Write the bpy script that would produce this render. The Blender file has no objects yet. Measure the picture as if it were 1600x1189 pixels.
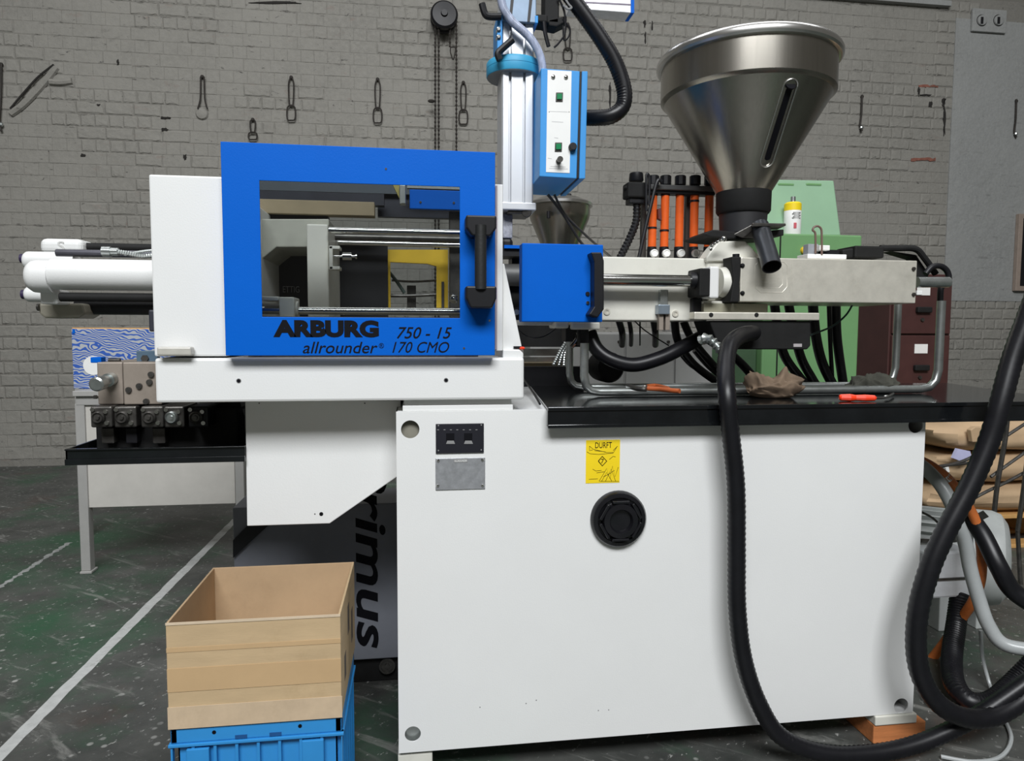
import bpy, bmesh, math, random
from mathutils import Vector, Matrix, noise
random.seed(7)
PI = math.pi
C = bpy.context.scene.collection
SC = bpy.context.scene

# ------------------------------------------------------------------ camera, world, lights, exposure
YAW, PITCH, ROLL, FPX = math.radians(8.0), math.radians(3.95), math.radians(0.2), 1085.0
CAMZ = 1.14
_f = Vector((math.sin(YAW)*math.cos(PITCH), math.cos(YAW)*math.cos(PITCH), -math.sin(PITCH)))
_r0 = Vector((math.cos(YAW), -math.sin(YAW), 0))
_u0 = _r0.cross(_f)
_r = _r0*math.cos(ROLL) + _u0*math.sin(ROLL)
_u = -_r0*math.sin(ROLL) + _u0*math.cos(ROLL)
cam_data = bpy.data.cameras.new('camera')
cam = bpy.data.objects.new('camera', cam_data); C.objects.link(cam)
cam.matrix_world = Matrix(((_r.x, _u.x, -_f.x, 0), (_r.y, _u.y, -_f.y, 0), (_r.z, _u.z, -_f.z, CAMZ), (0, 0, 0, 1)))
cam_data.sensor_width = 36.0
cam_data.lens = 36.0*FPX/1600.0
cam_data.clip_start = 0.05
SC.camera = cam

w = bpy.data.worlds.new('hall_light'); SC.world = w; w.use_nodes = True
bg = w.node_tree.nodes['Background']
bg.inputs[0].default_value = (1.0, 0.97, 0.88, 1); bg.inputs[1].default_value = 0.10

def area(name, loc, target, sx, sy, power, col=(1, 1, 1)):
    d = bpy.data.lights.new(name, 'AREA'); d.shape = 'RECTANGLE'; d.size = sx; d.size_y = sy
    d.energy = power; d.color = col
    o = bpy.data.objects.new(name, d); C.objects.link(o)
    o.location = loc
    o.rotation_euler = (Vector(target)-Vector(loc)).to_track_quat('-Z', 'Y').to_euler()
    return o
area('skylight_front', (-0.3, -4.4, 6.9), (0.2, 1.9, 0.8), 5.6, 2.3, 970, (0.96, 0.98, 1.0))
area('skylight_middle', (0.6, 2.6, 5.4), (0.6, 3.4, 0.0), 7.0, 1.6, 100, (0.97, 0.98, 1.0))
SC.view_settings.view_transform = 'Standard'
SC.view_settings.look = 'None'
SC.view_settings.exposure = 0.0
SC.view_settings.gamma = 1.0
SC.view_settings.use_curve_mapping = False

# ------------------------------------------------------------------ rays: pixel of the 1600x1189 picture -> world point
def ray(px, py): return _f*FPX + _r*(px-800.0) - _u*(py-594.5)
O = Vector((0, 0, CAMZ))
def A(px, py, Y):
    d = ray(px, py); return O + d*(Y/d.y)
def AZ(px, py, z):
    d = ray(px, py); return O + d*((z-CAMZ)/d.z)
def PX(px, Y, py=519): return A(px, py, Y).x
def PZ(py, Y, px=700): return A(px, py, Y).z
def S(n, px, Y, py=519):                      # n pixels -> metres at that place
    return (A(px+n/2, py, Y)-A(px-n/2, py, Y)).length

# ------------------------------------------------------------------ materials
def lin(h):
    h = h.lstrip('#'); v = [int(h[i:i+2], 16)/255 for i in (0, 2, 4)]
    return tuple(((c+.055)/1.055)**2.4 if c > .04045 else c/12.92 for c in v)+(1,)
MATS = {}
def mat(name, col, rough=.5, metal=0., var=0.12, scale=14, bump=0., bscale=None, dirt=None, dirt_amt=.5, stretch=None, spec=None, coat=0, aniso=0, alpha=None, trans=0):
    if name in MATS: return MATS[name]
    m = bpy.data.materials.new(name); m.use_nodes = True; MATS[name] = m
    nt = m.node_tree; N = nt.nodes; L = nt.links; b = N['Principled BSDF']
    if isinstance(col, str): col = lin(col)
    b.inputs['Roughness'].default_value = rough; b.inputs['Metallic'].default_value = metal
    if spec is not None: b.inputs['Specular IOR Level'].default_value = spec
    if coat: b.inputs['Coat Weight'].default_value = coat
    if aniso: b.inputs['Anisotropic'].default_value = aniso
    if alpha is not None: b.inputs['Alpha'].default_value = alpha
    if trans: b.inputs['Transmission Weight'].default_value = trans
    tc = N.new('ShaderNodeTexCoord'); mp = N.new('ShaderNodeMapping'); L.new(tc.outputs['Object'], mp.inputs['Vector'])
    if stretch: mp.inputs['Scale'].default_value = stretch
    n = N.new('ShaderNodeTexNoise'); n.inputs['Scale'].default_value = scale; n.inputs['Detail'].default_value = 8; n.inputs['Roughness'].default_value = .65
    L.new(mp.outputs[0], n.inputs['Vector'])
    r = N.new('ShaderNodeValToRGB'); e = r.color_ramp.elements
    e[0].position = .3; e[1].position = .7
    e[0].color = tuple(c*(1-var) for c in col[:3])+(1,); e[1].color = tuple(min(1, c*(1+var)) for c in col[:3])+(1,)
    L.new(n.outputs['Fac'], r.inputs['Fac']); out = r.outputs['Color']
    if dirt:
        n2 = N.new('ShaderNodeTexNoise'); n2.inputs['Scale'].default_value = scale*.45; n2.inputs['Detail'].default_value = 10; n2.inputs['Roughness'].default_value = .75
        L.new(tc.outputs['Object'], n2.inputs['Vector'])
        r2 = N.new('ShaderNodeValToRGB'); r2.color_ramp.elements[0].position = .55; r2.color_ramp.elements[1].position = .8
        r2.color_ramp.elements[1].color = (dirt_amt,)*3+(1,)
        L.new(n2.outputs['Fac'], r2.inputs['Fac'])
        mx = N.new('ShaderNodeMix'); mx.data_type = 'RGBA'; L.new(r2.outputs['Color'], mx.inputs['Factor']); L.new(out, mx.inputs['A'])
        mx.inputs['B'].default_value = lin(dirt) if isinstance(dirt, str) else dirt; out = mx.outputs['Result']
    L.new(out, b.inputs['Base Color'])
    if bump:
        n3 = N.new('ShaderNodeTexNoise'); n3.inputs['Scale'].default_value = bscale or 120; n3.inputs['Detail'].default_value = 4
        L.new(mp.outputs[0], n3.inputs['Vector'])
        bp = N.new('ShaderNodeBump'); bp.inputs['Strength'].default_value = bump; bp.inputs['Distance'].default_value = .002
        L.new(n3.outputs['Fac'], bp.inputs['Height']); L.new(bp.outputs[0], b.inputs['Normal'])
    return m

white = mat('white_paint', (.78, .785, .775), .42, var=.02, scale=3, bump=.12, bscale=260, dirt='#b5b0a0', dirt_amt=.06)
cream = mat('cream_paint', (.70, .69, .62), .45, var=.04, scale=8, bump=.1, dirt='#8a8474', dirt_amt=.25)
blue = mat('blue_paint', (.0, .112, .56), .5, var=.03, scale=5, bump=.12, bscale=300, spec=.12)
skyblue = mat('light_blue_paint', (.05, .30, .70), .45, spec=.3, var=.04, scale=6, bump=.08)
teal = mat('teal_blue_paint', (.04, .33, .56), .5, var=.08, scale=20)
black = mat('black_plastic', (.008, .008, .010), .45, spec=.35, var=.15, scale=20)
blackmat = mat('matt_black', (.012, .012, .012), .7, spec=.25, var=.2, scale=20, bump=.15)
rubber = mat('black_rubber', (.006, .006, .008), .38, var=.25, scale=30, spec=.4)
trayblack = mat('black_enamel', (.007, .008, .009), .10, var=.3, scale=12, dirt='#3a3a38', dirt_amt=.06, bump=.03, bscale=20)
steel = mat('chrome_steel', (.62, .62, .60), .16, 1, var=.05)
galv = mat('galvanised_steel', (.50, .53, .52), .3, .9, var=.15, scale=30)
hopsteel = mat('brushed_stainless', (.37, .35, .31), .27, 1, var=.08, scale=10, stretch=(14, 14, .5))
hoplid = mat('bright_stainless', (.72, .71, .69), .28, 1, var=.05)
alu = mat('anodised_aluminium', (.66, .68, .71), .42, .55, var=.05, scale=6)
plate = mat('raw_zinc_plate', (.76, .73, .64), .42, .55, var=.10, scale=24, dirt='#8f8a76', dirt_amt=.35)
nameplate_m = mat('brushed_nameplate', (.42, .43, .45), .45, .6, var=.18, scale=60)
darksteel = mat('dark_oily_steel', (.10, .095, .088), .35, .7, var=.35, scale=30, dirt='#1b1a18', dirt_amt=.7)
brownsteel = mat('brown_oily_block', (.30, .255, .215), .5, .25, var=.12, scale=18, dirt='#5a4a3c', dirt_amt=.5)
orange = mat('orange_tube', (.75, .12, .02), .3, var=.1, scale=20)
orangeh = mat('orange_hose', (.62, .17, .04), .4, var=.18, scale=30, dirt='#4a2412', dirt_amt=.5)
redpl = mat('red_plastic', (.95, .05, .01), .25, var=.03)
green = mat('green_paint', (.155, .32, .135), .45, var=.05, scale=6, dirt='#4c7046', dirt_amt=.2)
paleg = mat('pale_green_paint', (.23, .38, .245), .45, var=.05, scale=6)
cabgrey = mat('grey_cabinet_paint', (.40, .40, .39), .5, var=.06, scale=8, dirt='#77756c', dirt_amt=.25)
tablegrey = mat('table_grey_paint', (.36, .355, .34), .5, var=.05)
skirt_m = mat('table_skirt_board', (.55, .53, .49), .6, var=.05)
maroon = mat('maroon_paint', (.060, .022, .020), .5, var=.15, scale=8)
card_m = mat('brown_cardboard', (.52, .38, .22), .8, var=.10, scale=6, stretch=(1, 1, 5), dirt='#8f744c', dirt_amt=.5, bump=.1, bscale=80)
card_in = mat('cardboard_inside', (.46, .32, .19), .85, var=.08, scale=9, dirt='#7d6242', dirt_amt=.3)
card_tape = mat('packing_tape', (.54, .37, .20), .45, var=.05, scale=9)
sack_m = mat('kraft_paper', (.50, .35, .21), .75, var=.12, scale=5, bump=.35, bscale=14)
cratem = mat('blue_crate_plastic', (.03, .26, .62), .38, var=.06, scale=8)
motorgrey = mat('motor_grey', (.40, .42, .41), .45, var=.07, dirt='#5a5a54', dirt_amt=.35)
hosegrey = mat('grey_pvc_hose', (.38, .40, .40), .3, var=.08)
ragb = mat('brown_rag_cloth', (.15, .105, .07), .9, var=.25, scale=20, bump=.5, bscale=60)
ragd = mat('dark_rag_cloth', (.045, .045, .035), .9, var=.4, scale=25, bump=.5, bscale=60)
ironm = mat('rusty_iron', (.035, .030, .026), .7, .3, var=.4, scale=30)
wood = mat('orange_wood', (.55, .20, .07), .6, var=.2, scale=10, stretch=(1, 8, 8), dirt='#5a2a12', dirt_amt=.5)
palletw = mat('pallet_wood', (.60, .34, .12), .7, var=.15)
ink = mat('black_ink', (.004, .004, .006), .6, var=.05, spec=.15)
greyink = mat('grey_ink', (.25, .25, .25), .6, var=.05)
paper = mat('white_label', (.82, .82, .80), .55, var=.03)
purplep = mat('lilac_paper', (.50, .50, .72), .6, var=.1)
yellow = mat('yellow_sticker', (.90, .66, .01), .5, var=.03)
yellowp = mat('yellow_paint', (.72, .47, .02), .5, var=.08)
greenlamp = mat('green_push_button', (.01, .22, .08), .25, var=.05)
redink = mat('red_ink', (.62, .12, .15), .5, var=.1)
navy = mat('dark_navy_sheet', (.018, .02, .032), .4, var=.3, scale=8)
tan = mat('tan_board', (.30, .24, .15), .7, var=.12, scale=10)
dooredge = mat('primus_panel_grey', (.20, .21, .24), .5, var=.05)

def glass_mat():
    m = bpy.data.materials.new('clear_acrylic'); m.use_nodes = True; nt = m.node_tree; N = nt.nodes; L = nt.links
    for n in list(N): N.remove(n)
    o = N.new('ShaderNodeOutputMaterial'); t = N.new('ShaderNodeBsdfTransparent'); g = N.new('ShaderNodeBsdfGlossy'); mx = N.new('ShaderNodeMixShader'); fr = N.new('ShaderNodeFresnel')
    t.inputs[0].default_value = (.72, .74, .74, 1); g.inputs['Roughness'].default_value = .04; fr.inputs[0].default_value = 1.4
    L.new(fr.outputs[0], mx.inputs[0]); L.new(t.outputs[0], mx.inputs[1]); L.new(g.outputs[0], mx.inputs[2]); L.new(mx.outputs[0], o.inputs[0])
    return m
acrylic = glass_mat()
def hose_clear():
    m = mat('clear_braided_hose', (.34, .38, .50), .25, var=.35, scale=90, stretch=(1, 1, .35)); return m
braid = hose_clear()

def wall_mat(name, base, seed, brickred=.5, spots=1.0):
    m = bpy.data.materials.new(name); m.use_nodes = True; nt = m.node_tree; N = nt.nodes; L = nt.links; b = N['Principled BSDF']
    b.inputs['Roughness'].default_value = .85
    g = N.new('ShaderNodeNewGeometry')
    mp = N.new('ShaderNodeMapping'); mp.inputs['Location'].default_value = (seed, 0, seed*.7); L.new(g.outputs['Position'], mp.inputs[0])
    def noi(s, d=6, r=.6, sc=None, dist=0):
        n = N.new('ShaderNodeTexNoise'); n.inputs['Scale'].default_value = s; n.inputs['Detail'].default_value = d; n.inputs['Roughness'].default_value = r; n.inputs['Distortion'].default_value = dist
        if sc:
            q = N.new('ShaderNodeMapping'); q.inputs['Scale'].default_value = sc; L.new(mp.outputs[0], q.inputs[0]); L.new(q.outputs[0], n.inputs[0])
        else: L.new(mp.outputs[0], n.inputs[0])
        return n.outputs['Fac']
    def ramp(f, a, c, ca=(0, 0, 0, 1), cb=(1, 1, 1, 1)):
        r = N.new('ShaderNodeValToRGB'); r.color_ramp.elements[0].position = a; r.color_ramp.elements[1].position = c
        r.color_ramp.elements[0].color = ca; r.color_ramp.elements[1].color = cb; L.new(f, r.inputs[0]); return r.outputs[0]
    def mix(f, a, c):
        x = N.new('ShaderNodeMix'); x.data_type = 'RGBA'
        if isinstance(f, float): x.inputs['Factor'].default_value = f
        else: L.new(f, x.inputs['Factor'])
        for k, v in (('A', a), ('B', c)):
            if isinstance(v, tuple): x.inputs[k].default_value = v
            else: L.new(v, x.inputs[k])
        return x.outputs['Result']
    c0 = ramp(noi(1.1, 8, .6), .3, .7, tuple(v*.86 for v in base)+(1,), tuple(v*1.14 for v in base)+(1,))
    c1 = mix(ramp(noi(34, 4, .7), .35, .75), c0, tuple(v*1.16 for v in base)+(1,))
    c2 = mix(ramp(noi(4.5, 9, .72, (1, 1, 2.4)), .60, .78, cb=(brickred,)*3+(1,)), c1, (.20, .125, .10, 1))
    c3 = mix(ramp(noi(14, 6, .7, (1, 1, 2.2), .6), .63, .70, cb=(.85*spots,)*3+(1,)), c2, (.035, .033, .03, 1))
    c4 = mix(ramp(noi(2.2, 9, .75, (1, 1, 2.6), 1.2), .63, .70, cb=(.35*spots,)*3+(1,)), c3, (.10, .095, .085, 1))
    # dirt caught in the bed joints (courses 0.1025 m apart, first at z = 0.06)
    sx = N.new('ShaderNodeSeparateXYZ'); L.new(g.outputs['Position'], sx.inputs[0])
    def mth(op, a, c=None, v=None):
        q = N.new('ShaderNodeMath'); q.operation = op; L.new(a, q.inputs[0])
        if c is not None: L.new(c, q.inputs[1])
        elif v is not None: q.inputs[1].default_value = v
        return q.outputs[0]
    wob = mth('MULTIPLY', mth('SUBTRACT', noi(6, 3, .5), v=.5), v=.05)
    fr = mth('ABSOLUTE', mth('SUBTRACT', mth('FRACT', mth('DIVIDE', mth('ADD', mth('SUBTRACT', sx.outputs[2], v=.06-.0513), wob), v=.1025)), v=.5))
    jm = mth('MULTIPLY', mth('LESS_THAN', fr, v=.09), ramp(noi(7, 8, .75, (1, 1, 3.0)), .53, .60))
    jm2 = mth('MULTIPLY', mth('MULTIPLY', jm, ramp(noi(1.6, 3, .5), .47, .56)), v=.75*spots)
    c4 = mix(jm2, c4, (.045, .042, .037, 1))
    L.new(c4, b.inputs['Base Color'])
    bp = N.new('ShaderNodeBump'); bp.inputs['Strength'].default_value = .75; bp.inputs['Distance'].default_value = .014
    L.new(noi(11, 9, .62), bp.inputs['Height']); L.new(bp.outputs[0], b.inputs['Normal'])
    return m
wallm = wall_mat('painted_brick', (.235, .226, .203), 3.0)
jointm = wall_mat('dirty_joint', (.19, .182, .163), 9.0, .8, 1.15)
plasterm = wall_mat('smooth_plaster', (.27, .275, .268), 21.0, .12, .35)

def floor_mat():
    m = bpy.data.materials.new('worn_green_concrete'); m.use_nodes = True; nt = m.node_tree; N = nt.nodes; L = nt.links; b = N['Principled BSDF']
    g = N.new('ShaderNodeNewGeometry')
    def noi(s, d=6, r=.6, sc=(1, 1, 1), rot=0, dist=0):
        n = N.new('ShaderNodeTexNoise'); n.inputs['Scale'].default_value = s; n.inputs['Detail'].default_value = d; n.inputs['Roughness'].default_value = r; n.inputs['Distortion'].default_value = dist
        q = N.new('ShaderNodeMapping'); q.inputs['Rotation'].default_value = (0, 0, rot); q2 = N.new('ShaderNodeMapping'); q2.inputs['Scale'].default_value = sc
        L.new(g.outputs['Position'], q.inputs[0]); L.new(q.outputs[0], q2.inputs[0]); L.new(q2.outputs[0], n.inputs[0]); return n.outputs['Fac']
    def ramp(f, a, c, v=1.):
        if a > c:
            q = N.new('ShaderNodeMapRange'); q.inputs['From Min'].default_value = a; q.inputs['From Max'].default_value = c; L.new(f, q.inputs['Value']); return q.outputs[0]
        r = N.new('ShaderNodeValToRGB'); r.color_ramp.elements[0].position = a; r.color_ramp.elements[1].position = c
        r.color_ramp.elements[1].color = (v, v, v, 1); L.new(f, r.inputs[0]); return r.outputs[0]
    def mix(f, a, c):
        x = N.new('ShaderNodeMix'); x.data_type = 'RGBA'; L.new(f, x.inputs['Factor'])
        for k, v in (('A', a), ('B', c)):
            if isinstance(v, tuple): x.inputs[k].default_value = v
            else: L.new(v, x.inputs[k])
        return x.outputs['Result']
    c = mix(ramp(noi(5, 8, .65), .3, .7), (.040, .043, .040, 1), (.095, .097, .090, 1))
    c = mix(ramp(noi(.9, 7, .65), .50, .64, .85), c, (.020, .088, .040, 1))
    c = mix(ramp(noi(1.7, 7, .7), .58, .72, .6), c, (.085, .055, .045, 1))
    c = mix(ramp(noi(9, 8, .75, (1, .16, 1), -.9, .8), .58, .68, .55), c, (.30, .30, .28, 1))
    c = mix(ramp(noi(60, 3, .7, (1, .5, 1), .7), .62, .70, .8), c, (.42, .42, .40, 1))
    c = mix(ramp(noi(2.4, 9, .8, (1, .4, 1), -1.0), .62, .72, .35), c, (.27, .265, .25, 1))
    vo = N.new('ShaderNodeTexVoronoi'); vo.inputs['Scale'].default_value = 16; L.new(g.outputs['Position'], vo.inputs['Vector'])
    lt = N.new('ShaderNodeMath'); lt.operation = 'MULTIPLY'; L.new(ramp(vo.outputs['Distance'], .16, .10), lt.inputs[0]); L.new(ramp(noi(1.3, 6, .7), .46, .60, .9), lt.inputs[1])
    c = mix(lt.outputs[0], c, (.40, .40, .38, 1))
    L.new(c, b.inputs['Base Color'])
    rr = N.new('ShaderNodeMapRange'); rr.inputs['To Min'].default_value = .30; rr.inputs['To Max'].default_value = .62; L.new(noi(6, 5, .6), rr.inputs['Value']); L.new(rr.outputs[0], b.inputs['Roughness'])
    bp = N.new('ShaderNodeBump'); bp.inputs['Strength'].default_value = .25; bp.inputs['Distance'].default_value = .004; L.new(noi(40, 6, .7), bp.inputs['Height']); L.new(bp.outputs[0], b.inputs['Normal'])
    return m
floorm = floor_mat()

def swirl_mat():
    m = bpy.data.materials.new('blue_swirl_print'); m.use_nodes = True; nt = m.node_tree; N = nt.nodes; L = nt.links; b = N['Principled BSDF']
    tc = N.new('ShaderNodeTexCoord'); mp = N.new('ShaderNodeMapping'); mp.inputs['Scale'].default_value = (1, 1, 1.3); mp.inputs['Rotation'].default_value = (0, .5, 0); L.new(tc.outputs['Object'], mp.inputs[0])
    wv = N.new('ShaderNodeTexWave'); wv.inputs['Scale'].default_value = 27; wv.inputs['Distortion'].default_value = 18; wv.inputs['Detail'].default_value = 1.2; wv.inputs['Detail Scale'].default_value = .6; wv.bands_direction = 'DIAGONAL'
    L.new(mp.outputs[0], wv.inputs[0])
    r = N.new('ShaderNodeValToRGB'); r.color_ramp.elements[0].position = .45; r.color_ramp.elements[1].position = .55
    r.color_ramp.elements[0].color = (.03, .10, .42, 1); r.color_ramp.elements[1].color = (.42, .44, .47, 1)
    L.new(wv.outputs['Fac'], r.inputs[0]); L.new(r.outputs[0], b.inputs['Base Color']); b.inputs['Roughness'].default_value = .5
    return m
swirl = swirl_mat()

# ------------------------------------------------------------------ mesh builder
def frame(d):
    d = d.normalized(); a = Vector((0, 0, 1)) if abs(d.z) < .9 else Vector((1, 0, 0))
    x = d.cross(a).normalized(); return x, d.cross(x).normalized(), d
class MB:
    def __init__(s): s.v = []; s.f = []; s.sm = []
    def add(s, vs, fs, smooth=False):
        n = len(s.v); s.v += [tuple(v) for v in vs]; s.f += [tuple(i+n for i in f) for f in fs]; s.sm += [smooth]*len(fs); return s
    def hexa(s, c):   # 8 corners: 0-3 front (ccw from lower left), 4-7 back
        return s.add(c, [(0, 1, 2, 3), (5, 4, 7, 6), (1, 5, 6, 2), (4, 0, 3, 7), (3, 2, 6, 7), (4, 5, 1, 0)])
    def box(s, x0, x1, y0, y1, z0, z1):
        return s.hexa([(x0, y0, z0), (x1, y0, z0), (x1, y0, z1), (x0, y0, z1), (x0, y1, z0), (x1, y1, z0), (x1, y1, z1), (x0, y1, z1)])
    def pbox(s, px0, py0, px1, py1, Y, d):    # picture rectangle standing at depth Y, thickness d
        mx, my = (px0+px1)/2, (py0+py1)/2
        return s.box(A(px0, my, Y).x, A(px1, my, Y).x, Y, Y+d, A(mx, py1, Y).z, A(mx, py0, Y).z)
    def obox(s, c, ax, ay, az):
        c = Vector(c); ax, ay, az = Vector(ax), Vector(ay), Vector(az)
        return s.hexa([c-ax-ay-az, c+ax-ay-az, c+ax-ay+az, c-ax-ay+az, c-ax+ay-az, c+ax+ay-az, c+ax+ay+az, c-ax+ay+az])
    def lathe(s, o, d, prof, seg=24, cap=True, smooth=True):
        o = Vector(o); x, y, d = frame(Vector(d)); vs = []
        for t, r in prof:
            for k in range(seg):
                a = 2*PI*k/seg; vs.append(o+d*t+(x*math.cos(a)+y*math.sin(a))*r)
        fs = [(i*seg+k, i*seg+(k+1) % seg, (i+1)*seg+(k+1) % seg, (i+1)*seg+k) for i in range(len(prof)-1) for k in range(seg)]
        n0 = len(s.v); s.add(vs, fs, smooth)
        if cap:
            s.f.append(tuple(n0+k for k in reversed(range(seg)))); s.sm.append(False)
            s.f.append(tuple(n0+(len(prof)-1)*seg+k for k in range(seg))); s.sm.append(False)
        return s
    def cyl(s, p0, p1, r, r1=None, seg=20):
        p0, p1 = Vector(p0), Vector(p1); L = (p1-p0).length
        return s.lathe(p0, p1-p0, [(0, r), (L, r if r1 is None else r1)], seg)
    def tube(s, pts, r, seg=10, sub=8, rib=0, pitch=.012, ribw=.5):
        P = spline(pts, sub) if sub > 1 else [Vector(p) for p in pts]
        if rib:
            P = resample(P, pitch/2)
        vs = []; up = None; n = len(P)
        for i, p in enumerate(P):
            t = (P[min(i+1, n-1)]-P[max(i-1, 0)]).normalized()
            if up is None: up = frame(t)[0]
            up = (up-t*up.dot(t)).normalized(); sd = t.cross(up)
            rr = r*(1+(rib if i % 2 else -rib)) if rib else (r[min(i*len(r)//n, len(r)-1)] if isinstance(r, (list, tuple)) else r)
            for k in range(seg):
                a = 2*PI*k/seg; vs.append(p+(up*math.cos(a)+sd*math.sin(a))*rr)
        fs = [(i*seg+k, i*seg+(k+1) % seg, (i+1)*seg+(k+1) % seg, (i+1)*seg+k) for i in range(n-1) for k in range(seg)]
        n0 = len(s.v); s.add(vs, fs, True)
        s.f.append(tuple(n0+k for k in reversed(range(seg)))); s.sm.append(False)
        s.f.append(tuple(n0+(n-1)*seg+k for k in range(seg))); s.sm.append(False)
        return s
    def prism(s, pts, off):    # polygon in space swept by the vector off
        off = Vector(off); n = len(pts); P = [Vector(p) for p in pts]
        return s.add(P+[p+off for p in P], [tuple(range(n)), tuple(reversed(range(n, 2*n)))]+[(i, i+n, (i+1) % n+n, (i+1) % n) for i in range(n)])
    def pprism(s, pix, Y, d): return s.prism([A(x, y, Y) for x, y in pix], (0, d, 0))
    def ball(s, c, r, seg=14, sq=(1, 1, 1)):
        c = Vector(c); vs = []; fs = []; m = seg//2
        for i in range(m+1):
            for k in range(seg):
                th = PI*i/m; a = 2*PI*k/seg
                vs.append(c+Vector((math.sin(th)*math.cos(a)*sq[0], math.sin(th)*math.sin(a)*sq[1], math.cos(th)*sq[2]))*r)
        for i in range(m):
            for k in range(seg): fs.append((i*seg+k, (i+1)*seg+k, (i+1)*seg+(k+1) % seg, i*seg+(k+1) % seg))
        return s.add(vs, fs, True)
    def plate(s, outer, holes, Y, d):     # outer / holes: lists of (x,z); a sheet with holes through it
        bm = bmesh.new(); loops = []
        for lp in [outer]+holes:
            vv = [bm.verts.new((x, Y, z)) for x, z in lp]; loops.append(vv)
            for i in range(len(vv)): bm.edges.new((vv[i], vv[(i+1) % len(vv)]))
        bmesh.ops.triangle_fill(bm, use_beauty=True, use_dissolve=False, edges=bm.edges[:])
        bm.verts.index_update(); idx = {v: i for i, v in enumerate(bm.verts)}
        P = [v.co.copy() for v in bm.verts]; n = len(P)
        F = []
        for f in bm.faces:
            ii = [idx[v] for v in f.verts]
            if f.normal.y > 0: ii.reverse()
            F.append(tuple(ii)); F.append(tuple(i+n for i in reversed(ii)))
        for lp in loops:
            for i in range(len(lp)):
                a, b = idx[lp[i]], idx[lp[(i+1) % len(lp)]]; F.append((a, a+n, b+n, b))
        bm.free()
        return s.add(P+[p+Vector((0, d, 0)) for p in P], F)
    def build(s, name, m, parent=None, bevel=0, seg=2, fix=True):
        me = bpy.data.meshes.new(name); me.from_pydata(s.v, [], s.f)
        me.polygons.foreach_set('use_smooth', s.sm)
        me.materials.append(m)
        if fix:
            bm = bmesh.new(); bm.from_mesh(me); bmesh.ops.recalc_face_normals(bm, faces=bm.faces[:]); bm.to_mesh(me); bm.free()
        if any(s.sm): me.set_sharp_from_angle(angle=math.radians(32))
        o = bpy.data.objects.new(name, me); C.objects.link(o)
        if parent is not None:
            o.parent = parent
            if parent.type == 'EMPTY': o.matrix_parent_inverse = Matrix.Translation(-parent.location)
        if bevel:
            bv = o.modifiers.new('bevel', 'BEVEL'); bv.width = bevel; bv.segments = seg; bv.limit_method = 'ANGLE'; bv.angle_limit = math.radians(40); bv.harden_normals = False
        return o
def spline(pts, sub):
    P = [Vector(p) for p in pts]; Q = []
    for i in range(len(P)-1):
        p0 = P[max(i-1, 0)]; p1 = P[i]; p2 = P[i+1]; p3 = P[min(i+2, len(P)-1)]
        for k in range(sub):
            t = k/sub; Q.append(.5*((2*p1)+(-p0+p2)*t+(2*p0-5*p1+4*p2-p3)*t*t+(-p0+3*p1-3*p2+p3)*t**3))
    return Q+[P[-1]]
def resample(P, st):
    Q = [P[0]]; acc = 0
    for a, b in zip(P, P[1:]):
        L = (b-a).length; t = st-acc
        while t <= L and L > 0: Q.append(a+(b-a)*(t/L)); t += st
        acc = L-(t-st)
    return Q
def thing(name, label, cat, loc=(0, 0, 0), group=None):
    o = bpy.data.objects.new(name, None); C.objects.link(o); o.location = Vector(loc); o.empty_display_size = .05
    o['label'] = label; o['category'] = cat
    if group: o['group'] = group
    return o
def tag(o, label, cat, group=None, kind=None):
    o['label'] = label; o['category'] = cat
    if group: o['group'] = group
    if kind: o['kind'] = kind
    return o
def lab(o, l): o['label'] = l; return o
def struct(o): o['kind'] = 'structure'; return o
def Q(x, y, z): return (x, y, AZ(x, y, z).y)
def rnd_rect(x0, x1, z0, z1): return [(x0, z0), (x1, z0), (x1, z1), (x0, z1)]
def circ(cx, cz, r, n=28): return [(cx+r*math.cos(2*PI*k/n), cz+r*math.sin(2*PI*k/n)) for k in range(n)]
def text(name, s, x0, x1, z0, z1, Y, m, parent, shear=0, offset=0, rot=None, thick=.0006):
    cu = bpy.data.curves.new(name, 'FONT'); cu.body = s; cu.size = 1; cu.shear = shear; cu.offset = offset; cu.extrude = .01; cu.resolution_u = 4
    t = bpy.data.objects.new(name+'_tmp', cu); C.objects.link(t)
    dg = bpy.context.evaluated_depsgraph_get(); dg.update(); me = bpy.data.meshes.new_from_object(t.evaluated_get(dg)); bpy.data.objects.remove(t)
    xs = [v.co.x for v in me.vertices]; ys = [v.co.y for v in me.vertices]; a, b, c, d = min(xs), max(xs), min(ys), max(ys)
    for v in me.vertices:
        u = (v.co.x-a)/(b-a); q = (v.co.y-c)/(d-c); y = Y-thick if v.co.z > 0 else Y
        if rot: v.co = (x0+(x1-x0)*q, y, z1+(z0-z1)*u)       # reads downwards, letter tops to the right
        else: v.co = (x0+(x1-x0)*u, y, z0+(z1-z0)*q)
    me.materials.clear(); me.materials.append(m)
    o = bpy.data.objects.new(name, me); C.objects.link(o); o.parent = parent
    if parent.type == 'EMPTY': o.matrix_parent_inverse = Matrix.Translation(-parent.location)
    return o
def ptext(name, s, px0, py0, px1, py1, Y, m, parent, **k):
    mx, my = (px0+px1)/2, (py0+py1)/2
    return text(name, s, A(px0, my, Y).x, A(px1, my, Y).x, A(mx, py1, Y).z, A(mx, py0, Y).z, Y, m, parent, **k)
def hexbolt(mb, c, r, h=.004, hexa=True):
    mb.lathe(c, (0, -1, 0), [(0, r), (h, r*.95)], 6 if hexa else 12, smooth=False); mb.lathe(Vector(c)+Vector((0, -h, 0)), (0, -1, 0), [(0, r*.5), (.0005, r*.5)], 8, smooth=False)
def pixtube(pts, r, **k): return MB().tube([A(x, y, Y) for x, y, Y in pts], r, **k)

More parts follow.
